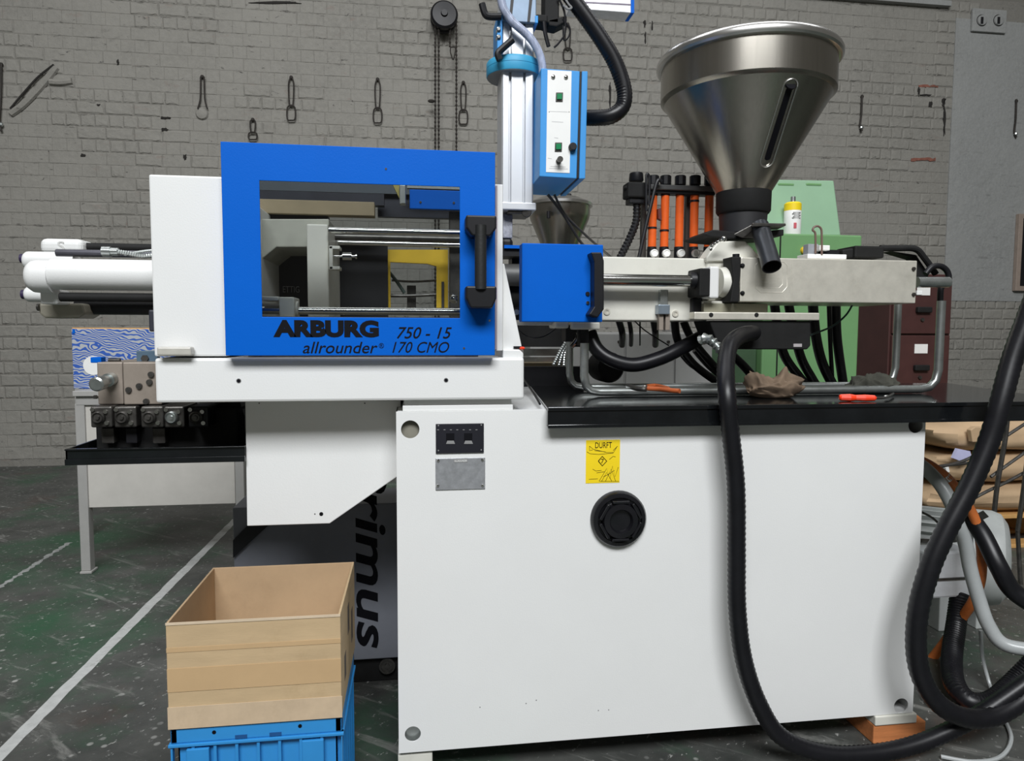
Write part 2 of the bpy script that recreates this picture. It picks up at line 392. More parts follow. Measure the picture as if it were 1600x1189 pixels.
# ------------------------------------------------------------------ SETTING: floor, wall
YW = A(60, 728, 1).y and AZ(60, 728, 0).y
f = MB().box(-7, 12, -5, YW+.15, -.1, 0).build('floor', floorm); struct(f)
def stripe(pxa, pxb, wd, name, col, zt=.0015, n=60, ragged=.12):
    a, b = AZ(*pxa, 0), AZ(*pxb, 0); d = (b-a).normalized(); s_ = Vector((-d.y, d.x, 0)); mb = MB(); vs = []
    for i in range(n+1):
        p = a+(b-a)*(i/n); w0 = wd*(.5+ragged*(random.random()-.5)); w1 = wd*(.5+ragged*(random.random()-.5))
        vs += [p+s_*w0+Vector((0, 0, zt)), p-s_*w1+Vector((0, 0, zt)), p+s_*w0+Vector((0, 0, -.001)), p-s_*w1+Vector((0, 0, -.001))]
    fs = []
    for i in range(n): k = 4*i; fs += [(k, k+4, k+5, k+1), (k, k+2, k+6, k+4), (k+1, k+5, k+7, k+3)]
    o = mb.add(vs, fs).build(name, col, f, fix=False); return o
linem = mat('worn_white_line', (.50, .51, .50), .6, var=.12, scale=30, dirt='#55564f', dirt_amt=.8)
linefaint = mat('faint_white_line', (.30, .31, .30), .7, var=.4, scale=40, dirt='#3b3d3a', dirt_amt=.95)
lab(stripe((-60, 1240), (392, 788), .042, 'painted_line', linem), 'long white line painted across the dark floor')
lab(stripe((-20, 930), (108, 848), .022, 'painted_line', linefaint, ragged=.7, n=45), 'faint worn white line near the table leg')

wx0, wx1 = PX(-60, YW)-1.6, PX(1660, YW)+2.6
wallo = MB().box(wx0, wx1, YW, YW+.14, 0, 4.4).build('wall_back', jointm); struct(wallo)
CH, BW = .1025, .222
def brick_mesh(i, w, h, rough):
    rr = random.Random(i); mb = MB(); n = 5
    t = .006+rr.random()*.004 if rough else .0015+rr.random()*.002; c = .005 if rough else .002; g = .007 if rough else .002
    x0, x1, z0, z1 = -w/2+g/2, w/2-g/2, -h/2+g/2, h/2-g/2; jj = .011 if rough else .004
    ring = [(x0+(x1-x0)*k/n, z0) for k in range(n)]+[(x1, z0), (x1, 0)]+[(x1-(x1-x0)*k/n, z1) for k in range(n)]+[(x0, z1), (x0, 0)]
    base = [(x, 0, z) for x, z in ring]; fr = []
    for x, z in ring:
        a = c+rr.random()*jj; b = c+rr.random()*jj*.9
        fr.append((x-math.copysign(a, x) if abs(x) > w*.45 else x, -t*(.75+.5*rr.random()), z-math.copysign(b, z) if abs(z) > h*.3 else z))
    m = len(ring)
    mb.add(base+fr, [tuple(range(m, 2*m))]+[(k, (k+1) % m, (k+1) % m+m, k+m) for k in range(m)]); return mb
def brick_set(seed, w, rough, cnt):
    q = []
    for i in range(cnt):
        o = brick_mesh(seed+i, w, CH, rough).build('brick', wallm, fix=False); q.append(o.data); bpy.data.objects.remove(o)
    return q
full, half = [brick_set(0, BW, False, 10), brick_set(30, BW, True, 14)], [brick_set(60, BW/2, False, 6), brick_set(80, BW/2, True, 8)]
def rough_at(x, z):
    return 1 if noise.noise(Vector((x*.9+4.2, 1.7, z*1.3)))+.35*noise.noise(Vector((x*4, 8.7, z*6))) > .06 else 0
px1480 = PX(1487, YW, 150)
slots = []
row = 0; z = .06
while z+CH < 4.39:
    zc = z+CH/2
    if row % 2 == 0:
        x = wx0+.1
        while x+BW < wx1-.1: slots.append((x+BW/2, zc, 0)); x += BW
    else:
        x = wx0+.1+.03
        while x+BW/2 < wx1-.1:
            slots.append((x+BW/4, zc, 1)); x += BW/2
    row += 1; z += CH
def plastered(x, z):
    if x > px1480-.05 and z > PZ(470, YW, 1500): return x > px1480+.25
    return False
slots = [s for s in slots if not plastered(s[0], s[1])]
def onview(s):
    d = Vector((s[0], YW, s[1]))-O; dz = d.dot(_f); px = 800+FPX*d.dot(_r)/dz; py = 594.5-FPX*d.dot(_u)/dz
    return px, py
indiv = []; rest = []
for s in slots:
    px, py = onview(s)
    if 5 < px < 760 and 20 < py < 262 and len(indiv) < 300 and s[2] == 0 or (1000 < px < 1480 and 30 < py < 230 and len(indiv) < 300 and s[2] == 0): indiv.append(s)
    else: rest.append(s)
for k, (x, z, h) in enumerate(indiv):
    o = bpy.data.objects.new('brick', (full if h == 0 else half)[rough_at(x, z)][k % 6]); C.objects.link(o); o.parent = wallo
    o.location = (x+random.uniform(-.003, .003), YW, z); o.rotation_euler = (0, random.uniform(-.006, .006), 0)
mb = MB()
for k, (x, z, h) in enumerate(rest):
    q_ = (full if h == 0 else half)[rough_at(x, z)]; me = q_[(k*5) % len(q_)]
    mb.add([(v.co.x+x, v.co.y+YW, v.co.z+z) for v in me.vertices], [tuple(p.vertices) for p in me.polygons])
o = mb.build('brick_courses', wallm, wallo, fix=False); o['kind'] = 'stuff'
# smooth plastered bay at the right and the ledge above
o = MB().box(px1480, wx1, YW-.014, YW, PZ(470, YW, 1500), 4.2).build('plaster_patch', plasterm, wallo); lab(o, 'smooth plastered grey bay beside the rough bricks')
for k, (x0, y0, x1, y1) in enumerate([]):
    pts = []
    for q in range(18):
        a = 2*PI*q/18; rr = 1+.22*noise.noise(Vector((k*7+math.cos(a)*1.5, math.sin(a)*1.5, 0)))
        pts.append(A((x0+x1)/2+(x1-x0)/2*math.cos(a)*rr, (y0+y1)/2+(y1-y0)/2*math.sin(a)*rr, YW-.011))
    MB().prism(pts, (0, .011, 0)).build('plaster_patch', wallm, wallo, bevel=.003)
# exposed broken bricks in the hole by the plaster edge
redm = mat('exposed_red_brick', (.22, .085, .06), .9, var=.35, scale=30, bump=.6, bscale=40, dirt='#6e6b63', dirt_amt=.8)
for x0, y0, x1, y1 in [(1436, 133, 1466, 137), (1424, 247, 1462, 251), (1485, 268, 1510, 272)]:
    pts = [A(x0+(x1-x0)*k/9, y0+random.uniform(-1.5, 1.2), YW-.0095) for k in range(10)]+[A(x1-(x1-x0)*k/9, y1+random.uniform(-1.5, 1.5), YW-.0095) for k in range(10)]
    lab(MB().prism(pts, (0, .0095, 0)).build('bare_brick', redm, wallo), 'bare red brick where paint has gone')
holem = mat('near_black_matt', (.02, .018, .016), .95, var=.3)  # near-black for the ragged hole patches and the ridge's upper edge
mb = MB()
for x0, y0, x1, y1 in [(1433, 135, 1438, 150), (1437, 147, 1458, 150), (1471, 151, 1479, 166), (1474, 165, 1478, 212), (1451, 158, 1457, 168), (1462, 5, 1470, 12),
                       (252, 199, 262, 205), (247, 182, 268, 186), (150, 162, 157, 166), (182, 92, 186, 102), (385, 2, 475, 6), (124, 240, 133, 245), (286, 240, 292, 250),
                       (1005, 30, 1010, 45), (1018, 32, 1021, 48), (1007, 50, 1010, 70), (951, 130, 955, 172)]:
    n = 16; pts = []; hw, hh = (x1-x0)/2, (y1-y0)/2
    for q in range(n):
        a = 2*PI*q/n; k_ = random.uniform(.35, 1.15); pts.append(A((x0+x1)/2+math.copysign(abs(math.cos(a))**.6, math.cos(a))*hw*k_, (y0+y1)/2+math.copysign(abs(math.sin(a))**.6, math.sin(a))*hh*random.uniform(.5, 1.2), YW-.0105))
    mb.prism(pts, (0, .0105, 0))
mb.build('mortar_hole', holem, wallo)
# chased channel (left) : a broken groove with a pale lip
mb = MB(); mb.tube([A(x, y, YW-.01) for x, y in [(17, 178), (35, 165), (60, 140), (80, 116), (88, 105)]], .028, seg=8)
mb.tube([A(x, y, YW-.01) for x, y in [(78, 128), (95, 129), (113, 127)]], .026, seg=8)
lab(mb.build('render_ridge', wallm, wallo), 'diagonal raised ridge of old render on wall')
mb = MB().tube([A(x, y, YW-.03) for x, y in [(16, 170), (38, 144), (60, 120), (84, 101)]], .008, seg=6); mb.build('groove_edge', holem, wallo)
MB().box(PX(1200, YW, 2), PX(1480, YW, 2), YW-.06, YW, PZ(3, YW, 1340), PZ(-5, YW, 1340)).build('render_ledge', plasterm, wallo)

# ------------------------------------------------------------------ wall fittings
def wall_hook(px, py0, py1, kind, label):
    Y = YW-.03; t = thing('wall_hook', label, 'wall hook', A(px, py1, Y), 'iron hooks down the brick wall'); h = py1-py0
    mb = MB(); mb.ball(A(px, py0+3, YW-.02), .016, 10); mb.build('hook_head', ironm, t)
    mb = MB(); r = .0065
    if kind == 'loop':
        mb.tube([A(x, y, Y) for x, y in [(px-1, py0+3), (px-4, py0+h*.2), (px-3, py0+h*.62), (px, py0+h*.68), (px+3, py0+h*.62), (px+4, py0+h*.2), (px+1, py0+3)]], r, seg=6)
        mb.build('hook_loop', ironm, t)
        mb = MB().tube([A(x, y, Y) for x, y in [(px, py0+h*.66), (px-6, py0+h*.72), (px-6, py0+h*.97), (px, py1), (px+6, py0+h*.97), (px+6, py0+h*.72), (px, py0+h*.66)]], r, seg=6, sub=3)
        mb.build('hook_ring', ironm, t)
    elif kind == 'cone':
        mb.tube([A(px-2.5, py0+3, Y), A(px-3, py0+h*.6, Y), A(px-7, py1-8, Y)], r, seg=6); mb.tube([A(px+3, py0+3, Y), A(px+4, py0+h*.6, Y), A(px+8, py1-8, Y)], r, seg=6); mb.build('hook_loop', ironm, t)
        MB().lathe(A(px, py1, YW-.001), (0, -1, 0), [(0, .055), (.02, .045), (.03, .02)], 12).build('plaster_collar', wallm, t)
    elif kind == 'bar':
        mb.tube([A(px, py0, Y), A(px-1, py0+h*.5, Y), A(px-3, py0+h*.85, Y), A(px, py1, Y)], .009, seg=8); mb.build('hook_bar', ironm, t)
        MB().ball(A(px-1, py0+h*.9, Y), .02, 10).build('hook_ring', galv, t)
    return t
wall_hook(316, 117, 178, 'cone', 'pale wall hook in a plaster collar, leftmost on the wall')
wall_hook(455, 118, 188, 'loop', 'iron wall hook left of centre above the blue door')
wall_hook(590, 121, 192, 'loop', 'iron wall hook between the pulley and the left hooks')
wall_hook(724, 126, 194, 'loop', 'iron wall hook just right of the hanging chains')
wall_hook(395, 184, 218, 'loop', 'small low iron hook peeping above the blue door')
wall_hook(1347, 148, 205, 'bar', 'dark bar hook on the wall right of the big hopper')
wall_hook(1588, 155, 215, 'bar', 'dark bar hook on smooth plaster at the right edge')
wall_hook(2, 98, 205, 'bar', 'dark rod hook at the far left edge of the wall')
wall_hook(887, 35, 95, 'loop', 'dark wire loop hook hanging behind the black bracket')

Y = YW-.16
t = thing('chain_pulley', 'black chain pulley with long chains hanging on the brick wall', 'pulley', A(694, 230, Y))
c = A(694, 24, Y)
mb = MB(); mb.lathe(c+Vector((0, .14, 0)), (0, -1, 0), [(0, .06), (.02, .105), (.05, .115), (.075, .115), (.09, .10), (.12, .10), (.125, .116), (.16, .116), (.175, .10), (.18, .03), (.2, .025)], 32); mb.build('wheel', black, t)
for i, (x, y1) in enumerate([(680, 560), (685.5, 560), (713, 560), (703, 74)]):
    mb = MB().tube([A(x, 24, Y+.02), A(x, y1, Y+.02)], .0075, seg=5, sub=2, rib=.45, pitch=.035); mb.build('chain', ironm, t)
MB().tube([A(x, y, Y+.02) for x, y in [(704, 74), (704, 82), (708, 93), (711, 82), (711, 74), (704, 74)]], .006, seg=6).build('hook', ironm, t)
MB().ball(A(674, 158, Y+.02), .02, 8, (1.6, 1, .8)).build('chain_clip', ironm, t)

Y = YW-.014
t = thing('double_wall_plate', 'old painted double switch plate high on the plastered wall', 'switch', A(1547, 50, Y))
MB().pbox(1520, 14, 1573, 50, Y-.03, .03).build('plate', plasterm, t, bevel=.006)
for x in (1534, 1560):
    MB().lathe(A(x, 32, Y-.03), (0, -1, 0), [(0, .056), (.001, .056)], 28).build('dial_gap', blackmat, t); MB().lathe(A(x, 32, Y-.031), (0, -1, 0), [(0, .049), (.012, .047), (.014, .04)], 28).build('switch_dial', plasterm, t)
    MB().pbox(x-1, 26, x+3, 37, Y-.05, .02).build('toggle', black, t, bevel=.003)
t = thing('wall_board', 'dark framed board fixed on the wall at right edge', 'board', A(1598, 455, YW-.05))
MB().pbox(1590, 335, 1680, 455, YW-.06, .045).build('frame', mat('pinkish_wood', (.30, .24, .2), .6), t, bevel=.004)
MB().pbox(1597, 342, 1672, 447, YW-.065, .01).build('panel', black, t)

# ------------------------------------------------------------------ things by the wall: filing cabinet, green machine, grey cabinet, sacks
Yc = 4.0
t = thing('filing_cabinet', 'maroon steel filing cabinet against the wall behind the machine', 'cabinet', (PX(1430, Yc, 600), Yc, 0))
x0, x1 = PX(1387, Yc, 560), PX(1482, Yc, 560); zt = PZ(428, Yc, 1430)
MB().box(x0, x1, Yc, Yc+.72, 0, zt).build('body', maroon, t, bevel=.004)
nd = 4; hh = (zt-.06)/nd
for k in range(nd):
    z0 = .05+k*hh; d = MB().box(x0+.012, x1-.012, Yc-.018, Yc-.001, z0, z0+hh-.012).build('drawer', maroon, t, bevel=.004)
    xc = (x0+x1)/2
    MB().box(xc-.05, xc+.05, Yc-.045, Yc-.019, z0+hh*.36, z0+hh*.46).build('handle', blackmat, d, bevel=.006)
    MB().box(xc-.045, xc+.045, Yc-.022, Yc-.019, z0+hh*.66, z0+hh*.82).build('card_label', paper, d)
    MB().lathe((xc, Yc-.018, z0+hh*.24), (0, -1, 0), [(0, .012), (.01, .011)], 12).build('lock', darksteel, d)

Yg = 3.3
t = thing('green_machine', 'pale green machine housing behind the silver injection cover', 'machine', (PX(1260, Yg, 600), Yg, 0))
xl, xr = PX(1192, Yg, 500), PX(1343, Yg, 480)
zs = PZ(366, Yg, 1280)
MB().box(xl, xr, Yg, Yg+.38, 0, zs).build('lower_housing', green, t, bevel=.008)
xm = PX(1217, Yg, 450)
MB().box(xm-.003, xm+.003, Yg-.004, Yg, .1, zs-.01).build('panel_gap', blackmat, t)
dk = MB().box(PX(1100, Yg, 580), xl-.002, Yg+.05, Yg+.38, 0, PZ(545, Yg, 1150)).build('lower_plinth', mat('dark_green_paint', (.05, .10, .05), .5), t, bevel=.006)
a, b, c_, d_ = A(1190, 280, Yg+.16), A(1303, 282, Yg+.16), A(1314, 368, Yg+.06), A(1180, 368, Yg+.06)
up = MB().hexa([d_, c_, b, a, d_+Vector((0, .3, 0)), c_+Vector((0, .3, 0)), b+Vector((0, .2, 0)), a+Vector((0, .2, 0))]).build('upper_hood', paleg, t, bevel=.006)
for x0_, x1_ in ((1216, 1241), (1260, 1284)):
    MB().pbox(x0_, 286, x1_, 290, Yg+.147, .012).build('louvre_slot', green, up, bevel=.004)
MB().lathe(A(1256, 391.5, Yg), (0, -1, 0), [(0, .02), (.012, .019), (.02, .012)], 16).build('yellow_knob', yellowp, t)
Ys = Yg+.02
t = thing('spray_can', 'white spray can with a yellow shoulder on the green machine', 'spray can', (PX(1240, Ys, 366)+.0, Ys+.04, zs))
cx = PX(1244, Ys, 366); r = S(12, 1240, Ys); zt = PZ(305, Ys, 1240)-zs
MB().lathe((cx, Ys+.04, zs+.001), (0, 0, 1), [(0, r*.97), (.004, r), (zt*.62, r), (zt*.63, r*.98)], 24).build('body', paper, t)
MB().lathe((cx, Ys+.04, zs+zt*.63), (0, 0, 1), [(0, r), (zt*.18, r), (zt*.22, r*.8)], 24).build('yellow_band', yellow, t)
MB().lathe((cx, Ys+.04, zs+zt*.85), (0, 0, 1), [(0, r*.78), (zt*.02, r*.5), (zt*.03, r*.3), (zt*.15, r*.3)], 16).build('nozzle', galv, t)
mb = MB(); zz = zs+zt*.18
for k in range(5): mb.box(cx-r*.55+.004*(k % 3), cx+r*.5-.006*(k % 2), Ys+.04-r*1.02, Ys+.04-r*.7, zs+zt*(.42+.035*k), zs+zt*(.425+.035*k)+.001)
mb.build('label_text', greyink, t)
MB().box(cx-r*.35, cx, Ys+.04-r*1.03, Ys+.04-r*.8, zs+zt*.15, zs+zt*.3).build('red_mark', redink, t, bevel=.002)

Yk = 2.95
t = thing('grey_cabinet', 'low light grey steel cabinet behind the oil tray', 'cabinet', (PX(1010, Yk, 600), Yk, 0))
MB().box(PX(828, Yk, 560), PX(1113, Yk, 560), Yk, Yk+.5, 0, PZ(519, Yk, 1010)).build('body', cabgrey, t, bevel=.006)
for a_, b_ in ((914, 975), (978, 1052), (1055, 1110)):
    d = MB().pbox(a_, 521, b_, 690, Yk-.012, .011).build('door', cabgrey, t, bevel=.004)
    MB().lathe(A(b_-8, 534, Yk-.012), (0, -1, 0), [(0, .007), (.008, .006)], 10).build('lock', darksteel, d)
MB().pbox(1040, 505, 1056, 518, Yk+.1, .05).build('terminal_block', cabgrey, t, bevel=.004)
# small rear hopper
Yh = 2.6
cx = PX(894, Yh+.2, 330); cy = Yh+.45
t = thing('small_hopper', 'small steel hopper with black lid knob behind the blue box', 'hopper', (cx, cy, PZ(519, Yk, 1010)))
Y0 = cy
def zz(py): return PZ(py, Y0, 894)
r = S(50, 894, Y0)*.97
prof = [(zz(455), .03), (zz(440), .05), (zz(400), r*.48), (zz(378), r*.62), (zz(345), r*.90), (zz(338), r*.94), (zz(324), r*.95)]
MB().lathe((cx, cy, 0), (0, 0, 1), [(z_, r_) for z_, r_ in prof], 40).build('cone', hopsteel, t)
MB().lathe((cx, cy, 0), (0, 0, 1), [(zz(325), r*.96), (zz(324), r*1.02), (zz(320), r*1.02), (zz(318), r*.97), (zz(316), r*.82), (zz(315), r*.78), (zz(312), r*.7), (zz(311), .01)], 40).build('lid', hoplid, t)
MB().box(cx-.05, cx+.05, cy-.02, cy+.02, zz(311), zz(303)).build('lid_knob', black, t, bevel=.006)
MB().cyl((cx, cy, PZ(519, Yk, 1010)+.001), (cx, cy, zz(450)), .045).build('stand', blackmat, t)
MB().cyl(A(857, 330, Y0-.14), A(857, 341, Y0-.14), .008).build('latch', black, t)

def sack(px0, py0, px1, py1, Y, d, label, seed, parts=None):
    mb = MB(); cx, cz = (PX(px0, Y, (py0+py1)/2)+PX(px1, Y, (py0+py1)/2))/2, (PZ(py0, Y, (px0+px1)/2)+PZ(py1, Y, (px0+px1)/2))/2
    hx = abs(PX(px1, Y)-PX(px0, Y))/2; hz = abs(PZ(py0, Y, px0)-PZ(py1, Y, px0))/2; n = 28; vs = []; fs = []
    for i in range(n+1):
        for k in range(n):
            th = PI*i/n-PI/2; a = 2*PI*k/n
            sg = lambda v, e: math.copysign(abs(v)**e, v)
            x = sg(math.cos(th), .45)*sg(math.cos(a), .45); y = sg(math.cos(th), .45)*sg(math.sin(a), .45); z_ = sg(math.sin(th), .75)
            p = Vector((x*hx, y*d/2, z_*hz)); q = noise.noise(Vector((p.x*7+seed, p.y*7, p.z*14)))*.014+noise.noise(Vector((p.x*22+seed, p.y*20, p.z*40)))*.005
            vs.append(Vector((cx, Y+d/2, cz))+p*(1+q/max(hz, .05)*.5))
    for i in range(n):
        for k in range(n): fs.append((i*n+k, i*n+(k+1) % n, (i+1)*n+(k+1) % n, (i+1)*n+k))
    o = mb.add(vs, fs, True).build('paper_sack', sack_m); tag(o, label, 'sack', 'paper sacks on the pallet')
    return o
Yp = 3.2
g = 'paper sacks on the pallet'
zf = PZ(805, Yp, 1560)
s1 = sack(1462, 757, 1800, 803, Yp, .62, 'brown paper sack at the bottom of the stack on pallet', 1)
s2 = sack(1466, 706, 1805, 758, Yp, .60, 'brown paper sack in the middle with torn lilac labels', 2)
s3 = sack(1474, 655, 1790, 709, Yp-.02, .60, 'topmost brown paper sack just below the black worktop edge', 3)
Yl = Yp-.05
mb = MB().pprism([(1490, 716), (1497, 701), (1516, 705), (1519, 717), (1505, 722)], Yp-.022, .02); mb.build('torn_label', purplep, s2)
mb = MB().pprism([(1500, 720), (1510, 718), (1511, 722), (1502, 724)], Yp-.022, .02); mb.build('torn_label', paper, s2)
mb = MB().pprism([(1478, 731), (1482, 728), (1484, 737), (1479, 739)], Yp-.012, .02); mb.build('torn_label', paper, s1)
mb = MB().pprism([(1517, 672), (1524, 667), (1550, 668), (1552, 689), (1520, 691)], Yp-.045, .03); lab(mb.build('flap', sack_m, s3, bevel=.004), 'folded paper valve flap')
t = thing('wooden_pallet', 'orange brown wooden pallet under the paper sacks', 'pallet', (PX(1620, Yp, 805), Yp+.3, 0))
zt = PZ(802, Yp, 1560)-.015; x0, x1 = PX(1500, Yp, 805), PX(1840, Yp, 805)
for k in range(5):
    MB().box(x0, x1, Yp+.02+k*.13, Yp+.11+k*.13, zt-.022, zt).build('deck_board', palletw, t, bevel=.003)
for k in range(3):
    xx = x0+.05+k*(x1-x0-.2)/2
    for j in range(3):
        MB().box(xx, xx+.09, Yp+.03+j*.24, Yp+.13+j*.24, .02, zt-.022).build('block', palletw, t, bevel=.003)
for j in range(3): MB().box(x0, x1, Yp+.03+j*.24, Yp+.13+j*.24, 0, .02).build('bottom_board', palletw, t, bevel=.003)

# wire trolley at the right edge
Yt = 2.75
t = thing('wire_trolley', 'dark wire frame trolley at right edge before the sacks', 'trolley', AZ(1575, 1010, 0))
for pts in [[(1574, 655), (1570, 690), (1558, 760), (1551, 828)], [(1612, 648), (1608, 690), (1600, 760), (1590, 830)]]:
    MB().tube([A(x, y, Yt) for x, y in pts], .010, seg=8).build('post', darksteel, t)
for pts in [[(1562, 688), (1620, 650)], [(1548, 745), (1625, 690)], [(1470, 820), (1520, 780), (1575, 752), (1625, 725)], [(1440, 735), (1500, 722), (1535, 705)], [(1440, 735), (1470, 728), (1530, 722)]]:
    MB().tube([A(x, y, Yt+.02) for x, y in pts], .007, seg=6).build('wire', darksteel, t)
for pts in [[(1551, 826), (1566, 880), (1558, 960)]]:
    p = [A(x, y, Yt) for x, y in pts]; p.append(Vector((p[-1].x, Yt, .0)))
    MB().tube(p, .009, seg=8, sub=1).build('leg', darksteel, t)
p = A(1590, 830, Yt); MB().tube([p, Vector((p.x+.03, Yt, 0))], .009, seg=8, sub=1).build('leg', darksteel, t)

# ------------------------------------------------------------------ table with tray and printed carton, far left
Yb = 3.45
tb = thing('work_table', 'grey steel table with pale apron behind the left end', 'table', (PX(250, Yb, 830), Yb, 0))
zt = PZ(610, Yb, 180)
for x0_, x1_ in ((119, 134), (366, 380)):
    p0 = AZ((x0_+x1_)/2+5, 838, 0)
    MB().box(PX(x0_, Yb, 700), PX(x1_, Yb, 700), Yb, Yb+.05, 0.012, zt-.06).build('leg', tablegrey, tb, bevel=.003)
    MB().box(PX(x0_-1, Yb, 700), PX(x1_+3, Yb, 700), Yb-.01, Yb+.06, 0, .012).build('foot', tablegrey, tb, bevel=.003)
MB().pbox(118, 612, 380, 632, Yb-.002, .05).build('top_rail', tablegrey, tb, bevel=.003)
MB().box(PX(116, Yb, 610), PX(395, Yb, 610), Yb-.02, Yb+.72, zt-.025, zt).build('table_top', tablegrey, tb, bevel=.003)
MB().pbox(135, 632, 366, 790, Yb+.012, .018).build('apron', skirt_m, tb, bevel=.002)
for x0_, x1_ in ((119, 134), (366, 380)):
    MB().box(PX(x0_+1, Yb+.6, 700), PX(x1_-1, Yb+.6, 700), Yb+.6, Yb+.65, 0, zt-.025).build('leg', tablegrey, tb, bevel=.003)
Yx = Yb+.1
t = thing('printed_carton', 'carton with blue and white swirl print on the table', 'carton', (PX(180, Yx, 600), Yx, zt))
MB().box(PX(113, Yx, 560), PX(300, Yx, 560), Yx, Yx+.35, zt+.001, PZ(514, Yx, 180)).build('carton_body', swirl, t, bevel=.003)
MB().box(PX(113, Yx, 560), PX(300, Yx, 560), Yx+.01, Yx+.35, PZ(514, Yx, 180), PZ(512, Yx, 180)).build('carton_flap', palletw, t)
MB().pbox(113, 514, 117, 521, Yx-.003, .003).build('corner_mark', blue, t)
MB().lathe(A(146, 571, Yx), (0, -1, 0), [(0, S(16, 146, Yx)), (.002, S(16, 146, Yx))], 24).build('round_label', paper, t)

# ------------------------------------------------------------------ drip tray + hydraulic block + valves (left end of the machine)
YF = 1.70
mroot = thing('injection_moulding_machine', 'white and blue injection moulding machine filling the picture', 'machine', (PX(700, YF, 1180), YF+.4, 0))
M = mroot
def add(mb, name, m, parent=None, bevel=.0, l=None, **k):
    o = mb.build(name, m, parent or M, bevel=bevel, **k)
    if l: lab(o, l)
    return o
# tray
Yt = 1.80
zt0 = PZ(722, Yt, 240); zt1 = PZ(699, Yt, 240)
P = lambda px, Y, py: A(px, py, Y).x
lx, rx = PX(102, Yt, 710), PX(383, Yt, 710)
tz = PZ(699, Yt, 240)
bl = AZ(157, 675, tz)
Yr = min(bl.y, 2.35)
mb = MB()
mb.box(lx, rx, Yt, Yt+.004, zt0, zt1); mb.box(lx, rx, Yt, Yr, zt0, zt0+.006)
mb.box(lx, lx+.006, Yt, Yr, zt0, zt1); mb.box(lx, rx, Yr, Yr+.005, zt0, zt1); mb.box(lx, rx, Yt-.006, Yt+.002, zt0-.003, zt0+.012)
mb.box(lx, rx, Yt-.005, Yt+.008, zt1-.004, zt1)
add(mb, 'drip_tray', trayblack, bevel=.0015, l='shallow black drip tray under the valves')
# dark casing right behind valves
add(MB().pprism([(296, 628), (374, 628), (382, 652), (382, 695), (296, 695)], 1.98, .2), 'pump_casing', black, bevel=.004)
Yv = 1.90
hb = add(MB().pbox(152, 566, 192, 632, Yv, .26), 'hydraulic_block', brownsteel, bevel=.003, l='brown oily steel manifold block, darker end')
hb2 = add(MB().pbox(192.5, 566, 252, 632, Yv-.012, .28), 'hydraulic_block', brownsteel, bevel=.003)
for x, y in ((201.5, 609), (218, 603), (234, 597), (236.5, 585), (229, 627)):
    b = MB(); hexbolt(b, A(x, y, Yv-.012), S(5, x, Yv), .006, False); b.build('socket_bolt', darksteel, hb2)
b = MB(); hexbolt(b, A(150, 620, Yv), S(3.5, 150, Yv), .008); b.build('plug', darksteel, hb)
e = A(152, 600, Yv-.07)
MB().lathe(A(174, 592, Yv), e-A(174, 592, Yv), [(0, .017), (.02, .017), (.02, .013), (.045, .0135), (.05, .018), (.075, .018), (.078, .014)], 20).build('hose_nipple', galv, hb)
MB().lathe(e, e-A(174, 592, Yv), [(-.001, .008), (.0035, .008)], 16).build('nipple_bore', black, hb)
add(MB().pbox(141, 558, 158, 567, Yv+.1, .03), 'blue_tab', blue, bevel=.002)
add(MB().pbox(213, 548, 246, 566, Yv+.05, .02), 'sensor_bracket', mat('blue_grey_paint', (.07, .12, .17), .5), bevel=.002)
b = MB(); hexbolt(b, A(227, 560, Yv+.05), .01, .006); add(b, 'bracket_bolt', darksteel)
b = MB(); b.cyl(A(170, 563, Yv+.05), A(188, 563, Yv+.05), .006); add(b, 'short_pipe', darksteel)
for i, (x0_, x1_) in enumerate([(141, 175), (178, 213), (220, 255), (256, 288), (294, 325)]):
    Yq = 1.86+.01*(i % 2); v = add(MB().pbox(x0_, 635, x1_, 668, Yq, .16), 'solenoid_valve', darksteel if i < 4 else black, bevel=.004)
    xc = x0_+(x1_-x0_)*.32; rr = S(10.5, xc, Yq)
    MB().lathe(A(xc+3, 652, Yq), (0, -1, 0), [(0, rr), (.008, rr), (.012, rr*.8), (.008, rr*.6), (.008, rr*.35), (.013, rr*.3), (.013, .0005)], 24).build('valve_face', galv if i == 3 else darksteel, v)
    b = MB()
    for ux, uy in ((.72, .25), (.78, .78), (.12, .15)): hexbolt(b, A(x0_+(x1_-x0_)*ux, 635+33*uy, Yq), S(3.6, xc, Yq), .005, False)
    b.build('valve_screw', steel, v)
for x0_, x1_ in ((158, 178), (238, 258), (196, 214)):
    add(MB().pbox(x0_, 668, x1_, 693, 1.9, .1), 'valve_coil', darksteel if x0_ != 196 else black, bevel=.003)
add(MB().box(PX(150, 1.93, 690), PX(372, 1.93, 690), 1.93, 2.2, zt0+.006, PZ(640, 1.93, 250)), 'valve_bank', blackmat, bevel=.004)
add(MB().pbox(347, 652, 351, 678, 1.975, .01), 'terminal', paper)

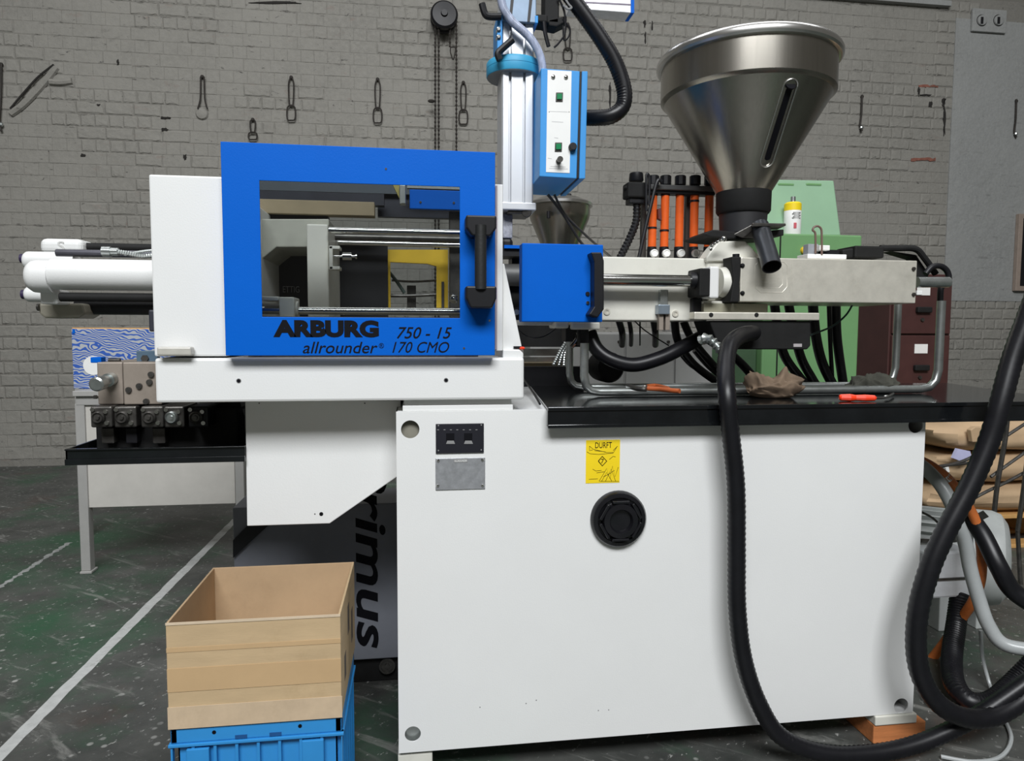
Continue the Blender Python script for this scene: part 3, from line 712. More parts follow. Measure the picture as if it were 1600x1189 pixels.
# ------------------------------------------------------------------ clamping cylinders, far left
Yc = 1.98
def hcyl(px0, px1, py, r_px, Y, name, m, l=None, dome=0, seg=28):
    a, b = A(px0, py, Y), A(px1, py, Y); b.z = a.z if abs(px1-px0) > 60 else b.z
    b.z = a.z = PZ(py, Y, (px0+px1)/2); r = S(r_px, (px0+px1)/2, Y)
    if dome: prof = [(0, r*.55), (r*.12, r*.8), (r*.35, r*.97), (r*.6, r), (b.x-a.x, r)]
    else: prof = [(0, r), (b.x-a.x, r)]
    return add(MB().lathe(a, (1, 0, 0), prof, seg), name, m, l=l, bevel=.002 if not dome else 0)
hcyl(130, 345, 388, 7, 2.30, 'tie_rod', blackmat)
hcyl(88, 325, 397, 6, 2.12, 'tie_rod', mat('grey_rod', (.10, .10, .12), .3, .4))
hcyl(83, 310, 430, 25.5, Yc, 'clamp_cylinder', white, l='large white clamping cylinder')
hcyl(44, 84, 432, 27.5, Yc, 'cylinder_cap', white, dome=1)
add(MB().pbox(62, 452, 90, 475, Yc+.02, .07), 'cylinder_foot', white, bevel=.005)
hcyl(94, 310, 465, 7.5, Yc-.01, 'tie_rod', blackmat)
hcyl(120, 325, 480, 13, 2.12, 'hydraulic_pipe', black)
hcyl(38, 120, 408, 15.5, 2.14, 'cylinder_cap', white, dome=1)
hcyl(40, 84, 460, 13, 2.14, 'cylinder_cap', white, dome=1)
o = add(MB().pbox(60, 372, 128, 397, 2.26, .10), 'cylinder_head', white, bevel=.018, seg=4)
ptext('cast_mark', 'S', 90, 377, 101, 392, 2.26, mat('white_shadow_paint', (.62, .62, .60), .5), o, offset=.01, thick=.0015)
add(MB().pprism([(60, 474), (130, 474), (134, 490), (122, 497), (70, 497), (60, 490)], 2.06, .10), 'lower_head', mat('dirty_cream_paint', (.32, .30, .24), .5, dirt='#3c382c', dirt_amt=.5), bevel=.006)
for x, y in ((33, 404), (35, 460)):
    add(MB().cyl(A(x, y, 2.14), A(x+9, y, 2.14), .013), 'pipe_stub', mat('purple_black', (.03, .02, .06), .4))
add(MB().cyl(A(59, 480, 2.06), A(62, 480, 2.06), .01), 'pipe_stub', darksteel)
add(MB().lathe(A(160, 393, 2.02), (1, 0, 0), [(0, .012), (.001, .014), (.022, .014), (.022, .011), (.04, .011), (.042, .009)], 20), 'hose_fitting', galv)
add(MB().tube([A(x, y, 2.02) for x, y in [(180, 393), (200, 396), (222, 400), (246, 399), (312, 399)]], .0065, rib=.12, pitch=.006), 'braided_line', galv)
add(MB().tube([A(x, y, 2.02) for x, y in [(195, 398), (215, 394), (246, 391), (312, 391)]], .004), 'braided_line', galv)
add(MB().pbox(232, 484, 244, 518, 1.93, .03), 'limit_switch', mat('dark_grey_blue', (.03, .032, .045), .5), bevel=.004)

# ------------------------------------------------------------------ machine body
# cabinet with round holes
cx0, cx1 = PX(620.5, YF, 850), PX(1438, YF, 850); cz1, cz0 = PZ(643, YF, 640), PZ(1176, YF, 640)
YB = 2.50
holes = []
for x, y, r in ((641, 671, 14.5), (645, 1147, 13), (1408, 1103, 11.5)):
    p = A(x, y, YF); holes.append(circ(p.x, p.z, S(r, x, YF)))
p = A(1431, 662, YF); holes.append(circ(p.x, p.z-.004, S(11.5, 1431, YF)))
cab = add(MB().plate(rnd_rect(cx0, cx1, cz0, cz1), holes, YF, .004), 'cabinet_front', white, l='large plain white front panel of the cabinet', bevel=.0012)
mb = MB()
mb.box(cx0, cx0+.003, YF+.004, YB, cz0, cz1); mb.box(cx1-.003, cx1, YF+.004, YB, cz0, cz1)
mb.box(cx0, cx1, YF+.004, YB, cz1-.003, cz1); mb.box(cx0, cx1, YB, YB+.003, cz0, cz1); mb.box(cx0, cx1, YF+.004, YB, cz0, cz0+.003)
mb.box(cx0+.02, cx1-.02, YF+.12, YF+.123, cz0+.02, cz1-.02)
add(mb, 'cabinet_shell', white)
mb = MB()
for x, y in ((750, 1105), (822, 1099), (838, 1094), (935, 1110), (951, 1109)):
    mb.lathe(A(x, y, YF), (0, -1, 0), [(0, .0018), (.0008, .0012)], 8)
mb.build('paint_chip', greyink, cab)
for x, y, r, m_ in ((641, 671, 17, mat('hole_grey', (.22, .21, .17), .6)), (645, 1147, 15, galv)):
    MB().lathe(A(x, y, YF+.016), (0, 1, 0), [(0, S(r, x, YF)), (.003, S(r, x, YF))], 24).build('added_hole_disc', m_, cab)  # disc added close behind each hole to catch light, so the inside looks lit
# foot blocks
add(MB().pbox(622, 1178, 676, 1260, YF+.01, .08), 'levelling_foot', cream, bevel=.003)
fx = PX(1395, YF+.05, 1140)
t = thing('wooden_block', 'orange brown wooden block under the right end of the machine', 'block', (fx, YF+.09, 0))
zp = cz0-.012
MB().box(PX(1346, YF+.05, 1160), PX(1425, YF+.05, 1160), YF-.0, YF+.16, 0, zp-.016).build('block', wood, t, bevel=.003)
o = MB().box(PX(1358, YF+.02, 1140), PX(1422, YF+.02, 1140), YF-.005, YF+.13, zp-.016, cz0-.001).build('white_pad', cream, bevel=.003)
tag(o, 'white plastic pad between wooden block and cabinet', 'pad')
for nm, xx in (('right', 1380), ):
    pass
# strip between beam and cabinet
zb0 = PZ(625, YF-.01, 700)
mb = MB().box(PX(629, YF, 635), PX(802, YF, 635), YF+.004, YF+.5, cz1, (cz1+zb0)/2); mb.box(PX(631, YF, 635), PX(800, YF, 635), YF+.01, YF+.5, (cz1+zb0)/2, zb0)
add(mb, 'mounting_strip', white, bevel=.0015)
# beam
Ye = YF-.012
zbt = PZ(559, Ye, 700)
bx0, bx1 = PX(242, Ye, 590), PX(819, Ye, 590)
beam = add(MB().box(bx0, bx1, Ye, 2.42, zb0, zbt), 'bed_beam', white, bevel=.006, l='long white bed beam under the blue door')
for x, y in ((373, 595), (697, 594)):
    MB().lathe(A(x, y, Ye), (0, -1, 0), [(0, .0058), (.0006, .0058)], 14).build('bolt_hole', greyink, beam)
    MB().lathe(A(x, y, Ye), (0, -1, 0), [(0, .0042), (.0011, .0042)], 14).build('bolt_hole', ink, beam)
# recessed panel below the beam
Yn = YF+.11
pan = add(MB().pprism([(383, 626), (386, 822), (515, 818), (626, 741), (626, 626)], Yn, .45), 'side_casing', white, bevel=.002, l='white lower casing with a slanted lower corner')
for x, y, r in ((502, 803, 3.2), (492, 803, 1), (405, 630, 1), (570, 630, 1)):
    MB().lathe(A(x, y, Yn), (0, -1, 0), [(0, S(r, x, Yn)), (.0008, S(r, x, Yn))], 12).build('screw_hole', ink, pan)
# left white guard housing
Yw = YF-.004
hx0, hx1 = PX(236, Yw, 400), PX(352, Yw, 400); hz0, hz1 = zbt+.004, PZ(274, Yw, 290)
add(MB().box(hx0, hx1, Yw, 2.42, hz0, hz1), 'white_housing', white, bevel=.004, l='tall white housing left of the blue door')
# translucent cover tab
add(MB().box(PX(245, Ye-.02, 550), PX(299, Ye-.02, 550), Ye-.022, Ye+.005, PZ(556, Ye-.02, 270), PZ(542, Ye-.02, 270)), 'clear_cap', mat('milky_plastic', (.62, .60, .54), .3, trans=.2), bevel=.004, l='small milky plastic cap')

# frame to the right of the door and slanting brace
add(MB().pbox(772, 288, 785.5, 548, YF-.005, .05), 'door_post', white, bevel=.0015)
add(MB().pbox(774, 290, 777, 546, YF-.012, .006), 'door_seal', mat('pinkish_seal', (.35, .3, .33), .6))
add(MB().pprism([(785, 412), (788, 412), (816, 545), (818, 561), (785, 561)], YF+.01, .03), 'slanted_gusset', white, bevel=.002)
add(MB().pprism([(786, 560), (786, 546), (812, 546), (818, 552), (818, 560)], YF-.004, .6), 'gusset_ledge', white, bevel=.003)
add(MB().pbox(803, 541, 815, 544.5, YF+.0, .01), 'indicator_arm', black); add(MB().ball(A(816, 544, YF), .005, 10, (1.4, 1, .8)), 'red_tip', redpl)

# blue safety door
Yd = 1.655
D = lambda x, y: (A(x, y, Yd).x, A(x, y, Yd).z)
dx0, dx1 = PX(348.5, Yd, 390), PX(773.5, Yd, 390); dz0, dz1 = PZ(555.5, Yd, 560), PZ(229.5, Yd, 560)
wx_0, wx_1 = PX(407.5, Yd, 390), PX(718.5, Yd, 390); wz0, wz1 = PZ(496, Yd, 560), PZ(287, Yd, 560)
rr = .006
door = MB().plate(rnd_rect(dx0, dx1, dz0, dz1), [rnd_rect(wx_0, wx_1, wz0, wz1)], Yd, .0025).build('safety_door', blue, M, bevel=.0012); lab(door, 'blue sliding safety door with a large window')
mb = MB(); mb.box(dx0, dx1, Yd+.0025, Yd+.032, dz1-.003, dz1); mb.box(dx0, dx0+.003, Yd+.0025, Yd+.032, dz0, dz1); mb.box(dx1-.003, dx1, Yd+.0025, Yd+.032, dz0, dz1); mb.box(dx0, dx1, Yd+.0025, Yd+.032, dz0, dz0+.003)
mb.build('door_rim', blue, door)
pane = MB().box(wx_0-.01, wx_1+.01, Yd+.003, Yd+.006, wz0-.01, wz1+.01).build('window_pane', acrylic, door)
lab(pane, 'clear acrylic window pane')
# handle
hx = A(749, 400, Yd)
def hpost(py0, py1, flip, ):
    mb = MB()
    z0, z1 = PZ(py1, Yd-.03, 749), PZ(py0, Yd-.03, 749); xa, xb = PX(727, Yd-.03, py0), PX(774, Yd-.03, py0); xm0, xm1 = xa+.014, xb-.014
    if not flip: pts = [(xa, z1), (xb, z1), (xb, z1-(z1-z0)*.6), (xm1, z0), (xm0, z0), (xa, z1-(z1-z0)*.6)]
    else: pts = [(xa, z1), (xb, z1), (xb, z1-(z1-z0)*.55), (xm1+.004, z0), (xm0-.004, z0), (xa, z1-(z1-z0)*.55)]
    mb.prism([Vector((x, Yd-.055, z_)) for x, z_ in pts], (0, .054, 0)); return mb
hpost(339, 371, False).build('handle_mount', black, door, bevel=.004)
hpost(448, 482, True).build('handle_mount', black, door, bevel=.004)
MB().cyl(A(751, 352, Yd-.05), A(751, 452, Yd-.05), S(9.2, 750, Yd-.05)).build('handle_grip', mat('black_grip', (.016, .017, .017), .45, bump=.2), door)
# lettering
ptext('lettering', 'ARBURG', 427, 500, 592, 527, Yd, ink, door, offset=.06, thick=.0008)
ptext('lettering', '750 - 15', 620, 511, 706, 529, Yd, ink, door, shear=.3, offset=.006, thick=.0008)
ptext('lettering', '170 CMO', 613, 534, 702, 551, Yd, ink, door, shear=.3, offset=0, thick=.0008)
ptext('lettering', 'allrounder', 473, 534, 590, 552, Yd, ink, door, shear=.25, offset=.004, thick=.0008)
ptext('lettering', '®', 592, 536, 600, 544, Yd, ink, door, thick=.0008)
for x, y in ((603, 264), (765, 501), (725, 544)):
    MB().lathe(A(x, y, Yd), (0, -1, 0), [(0, .003), (.0012, .0025)], 10).build('screw', steel, door)
# interior of the clamping unit
add(MB().pbox(395, 300, 600, 318, 2.30, .04), 'upper_rear_guard', navy, l='dark rear guard seen through window')
add(MB().pbox(395, 282, 640, 300, 2.36, .04), 'rear_guard_strip', mat('slate_sheet', (.06, .075, .09), .5))
add(MB().pbox(590, 282, 736, 340, 2.38, .03), 'rear_guard_strip', navy)
add(MB().pbox(400, 313, 585, 335, 2.20, .05), 'tan_board', tan, bevel=.002, l='tan horizontal board inside the guard')
add(MB().pbox(400, 335, 512, 346, 2.22, .05), 'dark_rail', black)
add(MB().pbox(640, 297, 728, 327, 2.26, .02), 'rear_blue_plate', blue, bevel=.002)
b = MB(); hexbolt(b, A(657, 316, 2.26), .004, .003); hexbolt(b, A(709, 317, 2.26), .004, .003); add(b, 'plate_screw', steel)
add(MB().pprism([(612, 285), (622, 285), (634, 317), (628, 318)], 2.24, .02), 'yellow_strut', mat('dull_yellow', (.35, .30, .08), .5))
add(MB().pbox(624, 289, 634, 318, 2.22, .04), 'bracket', galv, bevel=.002)
add(MB().pbox(636, 288, 728, 295, 2.3, .02), 'bracket_rail', galv)
# movable platen
add(MB().pbox(480, 350, 513.5, 505, 2.02, .30), 'movable_platen', cream, bevel=.004, l='cream movable platen seen edge on')
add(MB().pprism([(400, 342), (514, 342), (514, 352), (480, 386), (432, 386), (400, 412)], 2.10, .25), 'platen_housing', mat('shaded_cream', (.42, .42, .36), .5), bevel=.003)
add(MB().pbox(513, 362, 606, 505, 2.34, .02), 'rear_black_panel', black)
add(MB().pbox(400, 380, 482, 505, 2.34, .02), 'rear_black_panel', black)
ptext('casting_mark', 'ETTIG', 442, 447, 468, 457, 2.335, greyink, M, thick=.001)
add(MB().pbox(702, 330, 740, 505, 2.30, .03), 'fixed_platen', darksteel, bevel=.003)
for py, rp, Yy, nm in ((362, 5, 2.0, 'tie_bar'), (381, 4.5, 2.28, 'tie_bar')):
    hcyl(513, 740, py, rp, Yy, nm, steel)
hcyl(513, 740, 372, 5.5, 2.20, 'tie_bar', darksteel)
hcyl(400, 740, 486, 6.0, 1.80, 'tie_bar', steel, l='front chrome tie bar')
hcyl(400, 445, 479, 5, 1.98, 'tie_bar', darksteel)
mb = MB().pbox(436, 464, 460, 497, 1.77, .08); mb.pbox(408, 463, 436, 470, 1.78, .07); mb.lathe(A(459, 483, 1.80), (1, 0, 0), [(0, .02), (.012, .02), (.012, .012)], 20)
add(mb, 'tie_bar_bearing', cream, bevel=.003)
# ejector
mb = MB(); mb.pbox(514, 384, 520, 421, 1.98, .05); mb.pbox(514, 384, 531, 389, 1.98, .05); mb.pbox(514, 416, 531, 421, 1.98, .05); ej = add(mb, 'ejector_bracket', cream, bevel=.0015)
MB().lathe(A(521, 400, 2.0), (1, 0, 0), [(0, .003), (.025, .003), (.025, .011), (.05, .011), (.05, .004), (.06, .004), (.06, .007), (.064, .007)], 16).build('ejector_rod', steel, ej)
# yellow rear frame + stuff beyond
yf = add(MB().pprism([(604, 390), (700, 390), (700, 482), (682, 482), (682, 416), (668, 412), (604, 409)], 2.37, .02), 'yellow_guard_frame', yellowp)
add(MB().pbox(604, 409, 610, 482, 2.37, .02), 'yellow_guard_frame', yellowp)
add(MB().tube([A(x, y, 2.46) for x, y in [(608, 425), (620, 440), (632, 458)]], .006), 'guard_lever', mat('dull_green_grey', (.06, .09, .08), .5))
add(MB().tube([A(x, y, 2.46) for x, y in [(604, 462), (640, 462), (684, 460)]], .006), 'guard_lever', darksteel)
add(MB().tube([A(x, y, 2.46) for x, y in [(612, 438), (645, 440), (684, 438)]], .004), 'guard_lever', darksteel)
add(MB().pbox(636, 446, 650, 482, 2.48, .03), 'guard_lever', darksteel)
add(MB().pbox(690, 440, 694, 482, 2.36, .02), 'guard_lever', darksteel)
add(MB().ball(A(709, 467, 1.95), .013, 14), 'ball_knob', steel)
add(MB().box(PX(404, 1.9, 400), PX(740, 1.9, 400), 1.76, 2.4, zbt, PZ(495, 1.76, 560)), 'inner_bed', mat('inner_bed_tan', (.30, .26, .2), .5))

# injection side ------------------------------------------------------------
Yi = 1.99
inj = add(MB().pbox(915, 402, 1106, 501, Yi, .26), 'injection_carriage', cream, bevel=.004, l='cream carriage box behind the chrome guide rod')
for x, y in ((948, 487), (1055, 490)):
    MB().lathe(A(x, y, Yi), (0, -1, 0), [(0, .010), (.003, .010), (.003, .005), (.001, .005)], 16).build('capped_bolt', plate, inj)
rod = hcyl(930, 1086, 438, 9, Yi-.05, 'guide_rod', steel, l='polished chrome guide rod')
mb = MB().lathe(A(1077, 438, Yi-.05), (1, 0, 0), [(0, .022), (.004, .024), (.028, .024), (.028, .02), (.04, .02)], 24); add(mb, 'rod_gland', black)
add(MB().pbox(1093, 419, 1110, 463, Yi-.085, .09), 'gland_flange', blackmat, bevel=.004)
add(MB().pbox(1109, 416, 1124, 466, Yi-.075, .09), 'cylinder_flange', white, bevel=.005)
add(MB().lathe(A(1122, 441, Yi-.03), (1, 0, 0), [(0, .04), (.02, .046), (.05, .046), (.07, .03)], 28), 'carriage_cylinder', cream)
mb = MB().pprism([(1104, 402), (1112, 390), (1123, 377), (1164, 376), (1192, 404), (1192, 408), (1104, 408)], Yi-.02, .06)
add(mb, 'hopper_block', cream, bevel=.004, l='cream cast block under the hopper')
add(MB().pbox(1104, 406, 1160, 470, Yi-.01, .2), 'injection_block', cream, bevel=.006)
add(MB().pbox(1098, 470, 1130, 484, Yi-.03, .1), 'clamp_foot', cream, bevel=.003)
add(MB().pbox(1082, 466, 1098, 490, Yi-.02, .1), 'black_foot', black, bevel=.003)
# strap (black bracket)
add(MB().pprism([(1143, 401), (1158, 401), (1157, 430), (1155, 472), (1141, 472), (1146, 440)], Yi-.085, .06), 'black_bracket', blackmat, bevel=.003)
for y in (415, 458): add(MB().ball(A(1160, y, Yi-.08), .007, 10), 'bracket_knob', black)
add(MB().cyl(A(1150, 397, Yi-.06), A(1150, 403, Yi-.06), .01), 'bracket_cap', black)
# silver cover
Ysv = Yi-.08
sx0, sx1 = PX(1157, Ysv, 440), PX(1432, Ysv, 440); sz0, sz1 = PZ(472.5, Ysv, 1290), PZ(404.5, Ysv, 1290)
sc = add(MB().box(sx0, sx1, Ysv, Ysv+.26, sz0, sz1), 'silver_cover', plate, bevel=.0025, l='long plain metal cover of the screw drive')
pp = [(1180, 414), (1186, 409), (1224, 409), (1230, 415), (1230, 448), (1222, 457), (1188, 457), (1180, 450)]
mb = MB().tube([A(x, y, Ysv) for x, y in pp+[pp[0]]], .0009, seg=5, sub=1); mb.tube([A(1205+(x-1205)*.72, 433+(y-433)*.72, Ysv) for x, y in pp+[pp[0]]], .0007, seg=5, sub=1)
for k in range(6): mb.tube([A(1190, 420+k*4.6, Ysv), A(1219-(k % 3)*3, 420+k*4.6, Ysv)], .0005, seg=4, sub=1)
mb.tube([A(x, y, Ysv) for x, y in [(1237, 405), (1237, 472)]], .0006, seg=4, sub=1)
mb.build('embossed_plate', plate, sc)
for x, y in ((1427, 420), (1427, 460)):
    b = MB(); hexbolt(b, A(x, y, Ysv), .006, .005); b.build('cover_bolt', ironm, sc)
# things on top of cover
yy = Ysv+.05
add(MB().pbox(1262, 397, 1323, 404.5, yy, .06), 'limit_switch_base', paper, bevel=.002)
add(MB().pbox(1263, 381, 1279, 397, yy+.03, .03), 'limit_switch', mat('switch_grey', (.35, .37, .4), .5), bevel=.002)
add(MB().pbox(1281, 383, 1297, 391, yy, .04), 'limit_switch_cap', paper, bevel=.002)
add(MB().pbox(1282, 390, 1312, 397, yy+.02, .04), 'limit_switch', black, bevel=.002)
add(MB().tube([A(x, y, yy) for x, y in [(1274, 396), (1274, 366), (1270, 360), (1272, 355), (1278, 353.5), (1283, 358), (1284, 370), (1284, 398)]], .0032, seg=8), 'wire_loop', mat('brown_wire', (.16, .10, .08), .5))
mb = MB().pbox(1336, 384, 1382, 403, yy+.02, .1); mb.pprism([(1316, 390), (1337, 387), (1337, 403), (1318, 403)], yy+.03, .08)
add(mb, 'motor_cap', blackmat, bevel=.005)
add(MB().tube([A(x, y, yy+.08) for x, y in [(1375, 388), (1400, 388), (1430, 389), (1445, 404), (1462, 428)]], .010), 'bent_black_pipe', blackmat)
add(MB().pprism([(1392, 392), (1432, 398), (1452, 428), (1450, 434), (1432, 434), (1432, 404)], yy+.1, .05), 'end_shield', blackmat, bevel=.003)
b = MB(); b.cyl(A(1432, 441, Ysv+.05), A(1482, 441, Ysv+.05), S(7.5, 1460, Ysv+.05)); add(b, 'end_shaft', galv)
add(MB().tube([A(x, y, Ysv+.10) for x, y in [(1446, 428), (1456, 417), (1470, 416), (1480, 424), (1482, 437), (1474, 446), (1470, 452), (1469, 474)]], .009, seg=12), 'black_elbow', black)
add(MB().pbox(1433, 454, 1442, 461, Ysv+.05, .02), 'white_clip', paper, bevel=.002)
# rail, black box below
rail = add(MB().pbox(1085, 488, 1281, 500, Yi-.06, .04), 'rail', plate, bevel=.003)
for x in (1111, 1182):
    MB().lathe(A(x, 492, Yi-.06), (0, -1, 0), [(0, .0065), (.0012, .0065)], 14).build('rail_bolt', blackmat, rail)
add(MB().pbox(1100, 474, 1200, 488, Yi-.04, .14), 'rail_block', mat('olive_metal', (.25, .24, .18), .5), bevel=.002)
bb = add(MB().pprism([(1108, 501), (1267, 501), (1267, 540), (1262, 546), (1142, 546), (1120, 532)], Yi-.05, .12), 'black_junction_box', blackmat, bevel=.004, l='black cable box slung under the rail')
MB().pbox(1240, 537, 1253, 542, Yi-.052, .002).build('box_label', mat('grey_label', (.4, .37, .38), .6), bb)
# clamp bracket on carriage
add(MB().pbox(1032, 452, 1044, 486, Yi-.02, .02), 'toggle_clamp', galv, bevel=.002)
add(MB().pbox(1029, 476, 1047, 491, Yi-.03, .03), 'toggle_clamp', mat('blue_zinc', (.30, .36, .42), .3, .6), bevel=.002)
add(MB().pbox(1030, 490, 1037, 516, Yi-.02, .02), 'toggle_clamp_leg', brownsteel, bevel=.0015)
add(MB().pbox(1040, 490, 1047, 516, Yi-.02, .02), 'toggle_clamp_leg', brownsteel, bevel=.0015)
# blue nozzle guard
Yz = 1.86
ng = add(MB().pbox(815.5, 381, 942, 503, Yz, .05), 'nozzle_guard', blue, bevel=.0025, l='square blue nozzle guard with black handle')
mb = MB().prism([A(x, y, Yz) for x, y in [(917, 397), (933, 397), (937, 410), (937, 484), (927, 497), (914, 492), (922, 480), (922, 412)]], (0, -.045, 0)); mb.build('handle', black, ng, bevel=.003)
for x, y, r, m_ in ((918, 459, .006, black), (918, 473, .005, steel)): MB().lathe(A(x, y, Yz), (0, -1, 0), [(0, r), (.004, r*.9)], 12).build('screw', m_, ng)
add(MB().pbox(788, 383, 815, 388, 2.02, .1), 'guard_tab', blue)
add(MB().pbox(786, 388, 818, 400, 2.03, .1), 'nozzle_shroud', black)
hcyl(780, 822, 430, 17, 2.06, 'barrel', mat('barrel_grey', (.09, .09, .088), .5, .3))
hcyl(780, 824, 462, 24, 2.12, 'nozzle_body', blackmat)
add(MB().pbox(800, 398, 818, 412, 2.10, .08), 'nozzle_shroud', black)
add(MB().pbox(806, 480, 816, 500, 2.04, .03), 'nozzle_shroud', black)
add(MB().lathe(A(807, 488, 2.03), (0, -1, 0), [(0, .009), (.006, .008)], 14), 'rod_end', galv)
add(MB().pbox(806, 503, 870, 508, 2.0, .1), 'slotted_rail', plate)
mb = MB(); mb.pbox(868, 503, 889, 513, 1.95, .1); mb.pbox(893, 503, 938, 515, 1.95, .12); add(mb, 'guide_shoe', cream, bevel=.005)
add(MB().pbox(884, 508, 896, 534, 1.97, .06), 'tube_socket', black, bevel=.002)
add(MB().pbox(906, 514, 920, 540, 1.97, .04), 'tube_socket', black, bevel=.002)
add(MB().pbox(800, 506, 912, 542, 2.35, .1), 'rear_crosshead', blackmat)
add(MB().pbox(800, 573, 912, 606, 2.44, .05), 'rear_sill', black)
add(MB().lathe(A(940, 572, 2.45), (0, -1, 0), [(0, .054), (.1, .054), (.12, .045)], 28), 'oil_filter', blackmat)
add(MB().tube([A(x, y, 1.97) for x, y in [(808, 514), (825, 526), (848, 526), (870, 512)]], .002), 'thin_cable', rubber)
for k, dx in enumerate((0, 9, 17)):
    add(MB().tube([A(884+dx*.6, 535, 2.3), A(875+dx*.5, 550, 2.3), A(864+dx, 572, 2.3)], .006, rib=.15, pitch=.008), 'braided_line', galv)
add(MB().tube([A(902, 520, 2.02), A(902, 530, 2.02), A(893, 542, 2.02)], .007), 'bent_pipe', steel)
mb = MB().pbox(818, 545, 878, 556, 2.62, .05); mb.pbox(818, 558, 880, 566, 2.6, .05)
add(mb, 'rear_guide_rail', steel)
add(MB().pbox(818, 567, 880, 572, 2.55, .06), 'rear_wood_strip', tan)

# black tray worktop
ztr = cz1+.009
fl = AZ(856, 643, ztr); Ytf = 1.668
fl = Vector((PX(855.5, Ytf, 650), Ytf, ztr)); blv = AZ(829, 603, ztr); br = AZ(1482, 604, ztr); er = AZ(1640, 640, ztr)
xR = PX(1700, Ytf, 650)
Ybk = min(blv.y, 2.49)
tr = MB().prism([fl, Vector((xR, Ytf, ztr)), Vector((xR, Ytf+.12, ztr)), Vector((PX(1480, Ybk, 604), Ybk, ztr)), Vector((blv.x, Ybk, ztr))], (0, 0, -.006))
tr = add(tr, 'oil_tray', trayblack, l='glossy black worktop tray over the cabinet', bevel=.001)
zl = PZ(667, Ytf, 860)
mb = MB().box(fl.x, xR, Ytf-.003, Ytf+.012, zl, ztr-.006); mb.box(fl.x, xR, Ytf-.007, Ytf+.008, zl-.003, zl+.006); mb.box(fl.x, xR, Ytf-.007, Ytf+.006, ztr-.008, ztr+.002)
mb.build('tray_lip', trayblack, tr, bevel=.0015)
add(MB().tube([A(818, 592, 2.3), A(832, 612, 2.0), Vector((fl.x-.01, Ytf+.05, ztr+.004)), ], .003), 'thin_cable', rubber)
# extended arm below right part of the tray
# tube frame
rt = S(6.6, 1000, 1.9)
def pipe_path(Yp_, xl_, xr_, ztop_l, ztop_r, zb):
    P0 = [Vector((xl_, Yp_, ztop_l)), Vector((xl_, Yp_, zb+.045)), Vector((xl_+.006, Yp_, zb+.018)), Vector((xl_+.02, Yp_, zb+.005)), Vector((xl_+.045, Yp_, zb)), Vector((xr_-.06, Yp_, zb)), Vector((xr_-.028, Yp_, zb+.006)), Vector((xr_-.008, Yp_, zb+.026)), Vector((xr_, Yp_, zb+.06)), Vector((xr_, Yp_, ztop_r))]
    return P0
Yp1 = 1.95
fr1 = add(MB().tube(pipe_path(Yp1, PX(913, Yp1, 560), PX(1467, Yp1, 560), PZ(536, Yp1, 913), PZ(470, Yp1, 1467), ztr+rt+.001), rt, seg=14, sub=1), 'tube_frame', galv, l='front galvanised tube frame above the tray')
Yp2 = 2.12
fr2 = add(MB().tube(pipe_path(Yp2, PX(890, Yp2, 560), PX(1400, Yp2, 560), PZ(530, Yp2, 890), PZ(470, Yp2, 1400), ztr+rt+.001), rt*.9, seg=14, sub=1), 'tube_frame', galv, l='rear galvanised tube frame above the tray')

# cabinet front fittings
sp = add(MB().pbox(681, 662, 756, 708, YF-.004, .004), 'socket_panel', mat('socket_black', (.010, .010, .016), .45), bevel=.0008, l='black panel with two square windows')
for x0_ in (697, 725):
    MB().pbox(x0_, 677, x0_+13, 689, YF-.0045, .002).build('square_window', ink, sp)
    MB().pprism([(x0_, 693.5), (x0_+14, 693.5), (x0_+12, 688.5), (x0_+2, 688.5)], YF-.0048, .002).build('window_sill', greyink, sp)
mb = MB()
for x, y in ((685, 665), (752, 664), (752, 703), (685, 704)): mb.lathe(A(x, y, YF-.004), (0, -1, 0), [(0, .002), (.001, .0015)], 8)
for k in range(7): mb.pbox(683+k*10, 671, 686+k*10, 672, YF-.0043, .001)
mb.build('panel_screw', greyink, sp)
npl = add(MB().pbox(680.5, 715.5, 758, 765, YF-.003, .003), 'name_plate', nameplate_m, bevel=.001, l='scuffed blank metal nameplate')
for x, y in ((684.5, 720), (754, 719), (684, 759), (754, 759)): MB().lathe(A(x, y, YF-.003), (0, -1, 0), [(0, .0045), (.002, .003), (.0025, .001)], 12).build('rivet', steel, npl)
MB().pbox(709, 717, 731, 722.5, YF-.0036, .002).build('plate_header', greyink, npl)
ptext('plate_lettering', 'ALLROUNDER', 710, 718.5, 730, 721.5, YF-.0037, paper, npl, thick=.0003)
# yellow sticker
ys = add(MB().pbox(915.5, 687.5, 968.5, 754.5, YF-.001, .001), 'yellow_sticker', yellow, l='yellow sticker with black line drawing')
def lines(segs, Y, w_=.0006, close=False):
    mb = MB()
    for s_ in segs: mb.tube([A(x, y, Y) for x, y in s_], w_, seg=4, sub=1)
    return mb
segs = [[(917, 706), (922, 709), (935, 710), (958, 708), (964, 698)], [(921, 697), (921, 704), (926, 703)], [(921, 697), (927, 702), (948, 707), (958, 707)], [(929, 704), (946, 706)], [(958, 704), (965, 697)],
        [(952, 718), (958, 713), (962, 714)], [(926, 733), (931, 736), (940, 735)], [(932, 739), (945, 737)], [(936, 752), (948, 732), (953, 748), (957, 728), (961, 745), (966, 730)], [(940, 752), (948, 738), (956, 752)], [(946, 752), (955, 733), (962, 752)],
        [(937, 752), (967, 752)], [(920, 749), (934, 748)], [(943, 745), (951, 741), (960, 735)]]
lines(segs, YF-.0011).build('sticker_drawing', ink, ys)
dm = [(935, 720.5), (941, 713), (948, 720.5), (941, 728)]; lines([dm+[dm[0]]], YF-.0011, .0013).build('sticker_diamond', ink, ys)
ptext('sticker_lettering', '7', 939, 717, 943.5, 724, YF-.0011, ink, ys, thick=.0005)
